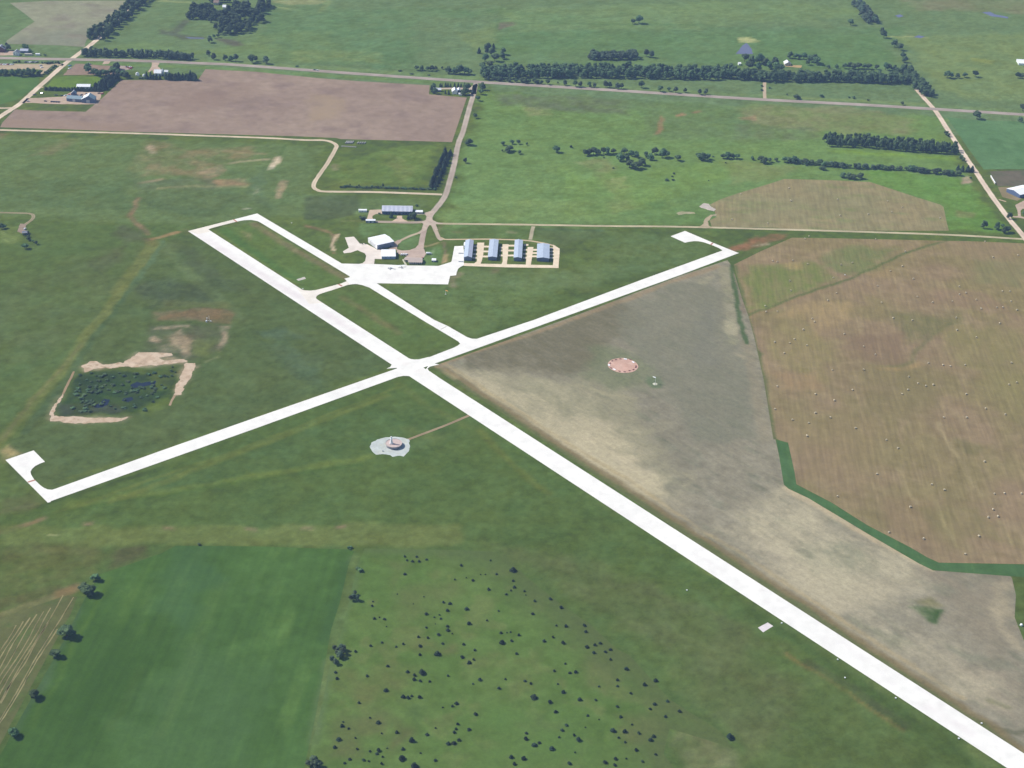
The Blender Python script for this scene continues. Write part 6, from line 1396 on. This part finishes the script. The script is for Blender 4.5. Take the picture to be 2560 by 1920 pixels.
# windbreak and creek line
row('broad', '8', [(20, 575), (120, 582), (230, 590), (400, 610), (700, 632), (1000, 640), (1300, 670), (1590, 698)], 54, 7.5, 9, 'small tree along the creek line below the windbreak', 'creek line below the windbreak', mixin='pale')
scatter('broad', '8', [(540, 712), (590, 722, 1.1), (640, 730), (700, 725), (360, 645, .8), (330, 640, .6), (200, 605, .6)], 7, 9, 'tree in the oval clump below the creek line', 'oval clump below the creek')
scatter('conifer', '8', [(1600, 655), (1640, 660), (1690, 662), (1730, 662)], 10, 8, 'dark upright tree by the pale mound near the gravel road', 'upright trees by the gravel road')
scatter('shrub', '8', [(1495, 320, 1.3), (1510, 335, 1.2), (1630, 540, 1.2), (1650, 560, 1.1), (1720, 725, .6), (1560, 680, .8)], 6, 6, 'bush on the left side of the right-hand gravel road', 'bushes by the gravel road')
scatter('broad', '7', [(230, 515), (275, 508), (310, 500, 1.1), (350, 505), (400, 500), (435, 500), (490, 495, .9), (550, 560, 1.2), (590, 500), (610, 555), (640, 625, 1.1), (680, 640, 1.2), (720, 630, 1.2), (700, 530, 1.1), (660, 520), (760, 605, 1.1), (790, 530), (830, 552), (870, 500), (940, 530, 1.2), (975, 530)], 9, 9, 'tree in the loose grove in the middle of the green tract', 'loose grove in the green tract')
scatter('broad', '7', [(1080, 560, 1.1), (1280, 550, 1.2), (1320, 560, 1.3), (1360, 548), (1500, 540, .8), (1540, 540), (1580, 540), (1625, 542, .8), (1770, 552, .6), (1850, 570), (1885, 585, 1.2), (1930, 572, .8), (1990, 565, .6), (2065, 575, .9), (2110, 578), (2150, 582, 1.1)], 8, 8.5, 'tree on the line of scattered trees right of the loose grove', 'trees right of the loose grove')
scatter('shrub', '7', [(985, 745, 1.2), (1040, 742), (1035, 710, .8), (1050, 682, .8), (490, 632, .8), (100, 436, .8), (1525, 582, .7), (405, 535, .7), (1410, 525, .7), (1370, 745, .4)], 3.2, 4.5, 'small dark bush on the open green tract', 'small bushes on the green tract')
scatter('broad', '3', [(225, 1238, 1.1), (245, 1228), (320, 1252, .8), (260, 1172, .8), (310, 1172, .8), (380, 1180, .5), (620, 1240, 1.2), (740, 1202, .5)], 7, 8, 'tree at the left end of the scattered line on the green tract', 'left trees of the green tract')
# airport surroundings
row('conifer', '5', [(1555, 230), (1480, 400), (1440, 500), (1395, 612)], 40, 9.5, 7, 'dark conifer in the double row left of the airport road', 'conifer row by the airport road', rows=2, depth=7, jit=.7)
row('shrub', '5', [(385, 592), (500, 585), (560, 592), (800, 598), (1100, 606), (1400, 615)], 40, 3.4, 4.6, 'dark shrub in the hedge along the gravel lane', 'hedge along the gravel lane', jit=.6)
scatter('conifer', '5', [(840, 575, .7), (490, 575, .6), (585, 580, .6)], 7, 4, 'small conifer rising above the lane hedge', 'conifers in the lane hedge')
tag(tree('broad', g1('5', 1755, 140), 11, 13, 'x'), 'large round tree right of the airport road beside the ploughed field corner', 'tree')
tag(tree('pale', g1('5', 1715, 330), 8.5, 7, 'x'), 'thin open tree right of the airport road below the large round tree', 'tree')
tag(tree('shrub', g1('5', 1615, 488), 2.6, 3.6, 'x'), 'tiny bush on the right verge of the airport road', 'shrub')
tag(tree('broad', g1('2', 2030, 1022), 8.5, 9, 'x'), 'tree right of the airport road, halfway down the ploughed field', 'tree')
scatter('broad', 'S', [(2010, 480, 1.2), (1960, 640), (1850, 860, .9)], 9, 8, 'tree on the right verge of the airport road near the highway', 'trees at the airport road turn-off')
scatter('broad', '5', [(2115, 140, .8), (2110, 210, .5)], 7, 7, 'small tree on the green tract right of the airport road', 'small trees right of the airport road')
scatter('conifer', 'O', [(790, 545, 1.0), (1270, 560, 1.2), (1330, 545, 1.1), (1210, 590, .7)], 9, 6, 'dark conifer in front of the long striped-roof building', 'conifers before the long building')
tag(tree('broad', g1('O', 1345, 585), 10, 10, 'x'), 'broad tree at the right front corner of the long striped-roof building', 'tree')
scatter('shrub', 'O', [(40, 585, 1.6), (90, 580, 1.5), (490, 455, .8), (1430, 255, .8)], 3.5, 5, 'dark bush near the drive of the long striped-roof building', 'bushes by the museum drive')
scatter('shrub', 'N', [(1180, 945, 1.0), (1545, 985, 1.2), (1480, 1020, .6), (60, 510, .8), (130, 505, .8)], 2.6, 3.2, 'clipped shrub against the terminal or the large hangar', 'shrubs by the airport buildings')
# farmstead trees
scatter('conifer', 'S', [(330, 600, 1.1), (300, 560), (560, 380, .8), (620, 375, .8), (750, 380, .9), (830, 385, .9), (920, 390, .8), (1060, 390, .9), (1180, 385), (1280, 390, .9), (1400, 400), (740, 620, .8), (850, 640, .9), (260, 480)], 9, 5, 'slim tree in the farmstead beside the airport road', 'slim trees of the roadside farmstead')
scatter('broad', 'S', [(1460, 520, 1.1), (1530, 500, 1.2), (1430, 660, 1.1), (1500, 640), (1350, 660), (400, 620, .9), (340, 440)], 9, 8, 'dark broad tree in the farmstead beside the airport road', 'broad trees of the roadside farmstead')
row('conifer', 'Q', [(1215, 640), (1500, 648), (1760, 655), (1930, 655)], 26, 11, 8, 'tall dark poplar in the row behind the white barn', 'poplars right of the white barn', rows=2, depth=6, jit=.8)
scatter('conifer', 'Q', [(805, 620, 1.1), (900, 630, 1.1), (960, 630), (1030, 632, .9), (1110, 632, .9), (1815, 620, 1.25)], 11, 6, 'dark upright tree left of or beside the white barn', 'upright trees by the white barn')
scatter('shrub', 'Q', [(640, 612), (690, 615), (770, 618), (840, 620), (870, 600)], 4, 6, 'bush around the grain bins at the ploughed field', 'bushes by the grain bins')
row('conifer', 'P', [(830, 925), (1200, 938), (1600, 945), (1880, 952)], 34, 6.5, 6, 'dark clipped conifer in the hedge before the long white shed', 'hedge before the long shed', jit=.5)
row('conifer', 'P', [(1900, 940), (2000, 860), (2100, 780), (2190, 700)], 42, 10, 8.5, 'dark conifer in the slanting windbreak beside the ploughed field', 'slanting windbreak', rows=3, depth=7, jit=.8)
scatter('broad', 'P', [(1720, 640), (1780, 660), (1850, 670), (1920, 670), (1980, 665), (2050, 640), (2120, 620), (2190, 640), (1640, 600), (1620, 540, .9), (2160, 540), (2080, 590)], 10, 10, 'tree around the dark farmyard by the section road', 'trees of the dark farmyard')
scatter('broad', 'Q', [(330, 600, 1.1), (260, 560), (390, 610, .7)], 9, 9, 'tree at the lower right of the paved yard', 'trees below the paved yard')
row('broad', 'P', [(-140, 655), (380, 665), (520, 670), (740, 672)], 18, 11, 10, 'tree in the row at the left edge behind the parked vehicles', 'row at the left edge', rows=2, depth=8)
row('shrub', 'P', [(795, 432), (1080, 436)], 11, 4.5, 5, 'round shrub in the short row between lot and highway', 'short shrub row by the lot')
scatter('shrub', 'P', [(860, 620, 1.2), (900, 585), (940, 555), (980, 520), (1020, 495)], 4, 6, 'bush along the ditch left of the section road', 'bushes along the ditch')
row('shrub', 'P', [(250, 415), (380, 415)], 5, 3.5, 4, 'shrub beside the left lot near the highway', 'shrubs by the left lot')
scatter('broad', 'P', [(60, 205), (160, 190), (460, 195, 1.1), (500, 200), (560, 245, .7), (120, 108, .6)], 9, 8, 'tree in the farmyard across the highway at far left', 'trees of the far left farmyard')
# left lane cottage and foreground oaks
scatter('broad', 'U', [(150, 700), (60, 720, 1.1), (990, 1120, .9), (1010, 1000, .6), (1130, 1180, .6), (1260, 1260, .8), (860, 1400, 1.2), (930, 1410, 1.2), (840, 960, .6), (980, 880, .6)], 6.0, 6.0, 'dark tree near the cottage at the end of the left lane', 'trees by the left cottage')
scatter('broad', 'T', [(450, 1290, 1.1), (690, 1310, 1.1), (830, 1380, 1.0), (905, 1365, .9), (790, 1280, .7), (925, 1110, .9)], 10, 8, 'tree in the group at the lower right road junction', 'group at the right road junction')
scatter('broad', 'T', [(1200, 1050, .9)], 8, 8, 'dark tree cut by the right edge below the white barn', None)
tag(tree('broad', g1('I', 555, 590), 10, 13.5, 'x'), 'largest dark oak at the upper corner of the crop field', 'tree')
tag(tree('broad', g1('I', 592, 498), 6.5, 8.5, 'x'), 'small dark tree just above the largest oak', 'tree')
tag(tree('broad', g1('I', 520, 562), 8, 9.5, 'x'), 'dark tree on the left flank of the largest oak', 'tree')
tag(tree('broad', g1('I', 415, 845), 10.5, 14, 'x'), 'wide dark oak on the crop field edge below the largest oak', 'tree')
tag(tree('broad', g1('I', 348, 968), 7.2, 9.3, 'x'), 'third dark oak down the left edge of the crop field', 'tree')
tag(tree('broad', g1('I', 218, 1222), 7.6, 9.6, 'x'), 'fourth dark oak down the left edge of the crop field', 'tree')
tag(tree('broad', g1('I', 85, 1462), 7.6, 9.6, 'x'), 'lowest dark oak at the left edge of the crop field', 'tree')
tag(tree('shrub', g1('I', 1232, 279), 2.4, 3.0, 'x'), 'single dot-like bush on the upper edge of the crop field', 'shrub')
tag(tree('shrub', g1('J', 1015, 262), 2.6, 5, 'x'), 'dark bush at the top of the fence line between crop and pasture', 'shrub')
scatter('shrub', 'J', [(1110, 470, 1.1), (1085, 455, .9)], 3.5, 4.5, 'bush high on the fence line between crop and pasture', 'upper fence line bushes')
scatter('pale', 'J', [(1050, 740, 1.0), (1080, 745, .9), (1020, 745, .9), (1060, 690, .7)], 7, 5.5, 'grey-green tree in the middle of the pasture fence line', 'middle fence line trees')
scatter('pale', 'L', [(215, 230), (250, 260, 1.1), (300, 190, 1.1), (330, 150, 1.1), (270, 150), (240, 110), (310, 110), (340, 110, .9)], 6, 5, 'grey-green tree in the tall thicket on the pasture fence line', 'fence line thicket')
scatter('pale', 'L', [(10, 1350), (55, 1350, 1.1), (20, 1300), (-40, 1340)], 6, 6, 'tree cut by the bottom edge at the foot of the fence line', 'trees at the bottom edge')

# ---- marsh shrubs of the old pit
for k in range(110):
    x, y = random.uniform(560, 1420), random.uniform(800, 1140)
    if x < 700 - (y - 800) * .5 or x > 1520 - (y - 800) * .7: continue
    tree('shrub', g1('C', x, y), random.uniform(1.2, 2.6), random.uniform(2.5, 5.5), 'low dark marsh shrub inside the overgrown pit', 'marsh shrubs in the pit')
scatter('shrub', 'C', [(1490, 755, .7), (1480, 790, .8), (1515, 800, .6), (1485, 830, .8), (1450, 840, .6)], 3, 4, 'round green bush at the upper right corner of the pit', 'bushes at the pit corner')

# ---- junipers of the pasture: surveyed one by one (x, y, size)
JUN = {'J': [(1517, 340), (1538, 375), (1590, 385), (1630, 342), (1650, 385), (1720, 368), (2038, 422), (1520, 503), (1980, 552, .8), (2145, 560, 1.1), (2085, 535, .6), (1225, 755, .7), (1218, 795, .8), (1238, 912), (1285, 900, .6), (1332, 918), (1350, 985, .5), (1715, 870, 1.2), (1715, 995, .8), (1790, 900, .7), (1838, 878, .7), (1850, 912, .8), (1875, 762), (1935, 775, 1.2), (1910, 840, 1.2), (2088, 825, 1.4), (2110, 960, 1.3), (1912, 985, 1.1), (1915, 1020, 1.3), (1830, 1060, 1.3), (1730, 1090, 1.1), (1643, 1082), (1598, 775, .5), (1450, 685, .5), (1695, 710, .5), (1800, 960, .5), (1955, 1050, .6)],
 'K': [(430, 210, .7), (480, 327, .8), (345, 330, .6), (385, 330, .6), (620, 297, 1.9), (622, 385), (632, 440, 1.1), (603, 467, .8), (565, 500, 1.0), (718, 472, .8), (730, 505, .5), (412, 458, 1.2), (805, 557), (937, 540, 1.3), (1028, 612, 1.3), (787, 668, 1.2), (400, 723, .8), (498, 640, .7), (990, 765, .8), (1070, 772, 1.3), (1225, 765, 1.3), (1240, 817, 1.1), (517, 828), (600, 820, .7), (570, 825, .6), (670, 847, 1.1), (527, 912, 1.7), (607, 895, 1.1), (650, 1005, 1.0), (885, 897, 1.1), (960, 865), (1045, 915, 1.4), (1250, 947, 1.2), (1318, 932, 1.2), (1362, 917, 1.1), (1405, 990, 1.1), (1450, 970), (1310, 997, 1.1), (295, 975, 1.0), (200, 925), (187, 1035, 1.2)],
 'L': [(622, 68), (745, 30, .8), (893, 75, .9), (970, 47), (1147, 70, 1.2), (1147, 160, 1.0), (1390, 42, .9), (1332, 157, 1.9), (462, 127, 1.0), (1730, 112), (1593, 188, 1.2), (1718, 213, .9), (1670, 247, 1.2), (805, 283, 1.1), (1015, 343, 1.1), (1165, 358, 2.0), (1088, 380, 1.1), (1088, 425, 1.4), (1150, 440, 1.1), (1250, 445, .8), (585, 387, 1.1), (265, 415, 1.1), (250, 348, .9), (787, 540, 1.5), (970, 610, 1.5), (1020, 620, 1.3), (1060, 600, .9), (1145, 615, 1.4), (1445, 385, .9), (1785, 427, 1.2), (1710, 470, .8), (1535, 680, 1.3), (1495, 708, .9), (1390, 720, .6), (500, 672, 1.0), (1735, 795, 1.4), (1550, 900), (1530, 950), (1510, 987, 1.2), (1668, 957, 1.1), (705, 882, 1.4), (318, 920, 1.2), (388, 945, .8), (330, 875, .6), (615, 832, .7), (740, 997, .7), (902, 988, 1.1), (1222, 1010, 1.2), (1315, 940, .7), (285, 1062, 1.3), (1060, 1080, 1.9), (1565, 1070, 1.2), (1508, 1105, 1.4), (1448, 1108, 1.3), (240, 1147, 1.3), (460, 1045, .7), (480, 1163, .8), (617, 1187, .9), (705, 1180, 1.6), (690, 1213, .9), (800, 1155, .6), (965, 1165, 1.2), (955, 1270, 1.9), (750, 1247, .8), (402, 1272, 1.0), (545, 1283, 1.2), (605, 1293, .7), (348, 1312, .8), (740, 1322), (1085, 1350, 2.1), (1310, 1285, 1.2), (1155, 1205, .6)],
 'M': [(1030, 157, .9), (1155, 233, 1.3), (675, 190, .9), (585, 247, 1.0), (710, 263, 1.1), (755, 257, 1.1), (200, 312, .8), (150, 385, 1.2), (288, 112, 1.1), (355, 328, .9), (400, 347, .9), (425, 457, 1.9), (550, 495, 1.5), (597, 572, 1.2), (658, 415, 1.2), (787, 475, 1.4), (912, 478, .9), (940, 370, .8), (1085, 320, 1.1), (1085, 367, .8), (1190, 425, .9), (1298, 357, 1.3), (1387, 325, 1.4), (1380, 510, 1.2), (1343, 548, .9), (1480, 487, 1.2), (1575, 568, 1.1), (1465, 608, .9), (850, 600, 1.0), (1110, 610, 1.1), (1083, 530, .9), (680, 677, 1.1), (648, 717, 1.1), (775, 793, 1.8), (742, 755, 1.0), (1050, 722, 1.8), (1145, 728, 1.6), (1253, 740, 1.2), (1370, 765, 1.3), (1348, 795, 1.6), (1095, 775, .9), (1145, 810, .8), (362, 785, 1.3), (365, 740, 1.0), (430, 835, 1.4), (468, 815, .9), (565, 865, 1.5), (625, 770, .8), (245, 930, 1.3), (345, 940, 1.3), (270, 983, 1.3), (703, 980, 1.3), (985, 972, 1.2), (1070, 942, 1.3), (1062, 992, 1.2), (1232, 873, 1.3), (1388, 907, .9), (1282, 963, 1.0), (1155, 940, .7), (1970, 775, 2.1), (1200, 670, .7), (940, 630, .6), (615, 350, .7), (750, 890, .7), (832, 692, .6)]}
for sid, L_ in JUN.items():
    for q in L_:
        s = (q[2] if len(q) > 2 else 1.0)
        big = s >= 1.5
        lone = sid == 'M' and q[0] == 1970
        tree('juniper', g1(sid, q[0], q[1]), 2.3 * s * random.uniform(.85, 1.15), 2.9 * s * random.uniform(.85, 1.15),
             'lone dark juniper standing away from the others toward the runway' if lone else ('large dark juniper standing out among smaller ones in the pasture' if big else 'small dark juniper dotting the green pasture'),
             None if lone else ('large junipers in the pasture' if big else 'small junipers in the pasture'))

# ================================================================== HAZE
def haze():
    x0, x1, y0, y1, z0, z1 = -2600, 2800, -2600, 2400, -1.0, 800
    v = [(x, y, z) for z in (z0, z1) for y in (y0, y1) for x in (x0, x1)]
    f = [(0, 2, 3, 1), (4, 5, 7, 6), (0, 1, 5, 4), (2, 6, 7, 3), (0, 4, 6, 2), (1, 3, 7, 5)]
    mt = bpy.data.materials.new('haze_air'); mt.use_nodes = True; nt = mt.node_tree; nt.nodes.clear()
    out = nt.nodes.new('ShaderNodeOutputMaterial'); pv = nt.nodes.new('ShaderNodeVolumePrincipled')
    pv.inputs['Color'].default_value = HAZE_COL + (1,); pv.inputs['Density'].default_value = HAZE_DENSITY; pv.inputs['Anisotropy'].default_value = 0.0
    nt.links.new(pv.outputs[0], out.inputs['Volume'])
    o = mesh_obj('haze', v, f, mt); o['kind'] = 'stuff'; o['label'] = 'thin blue summer haze over the whole airfield'; 
haze()
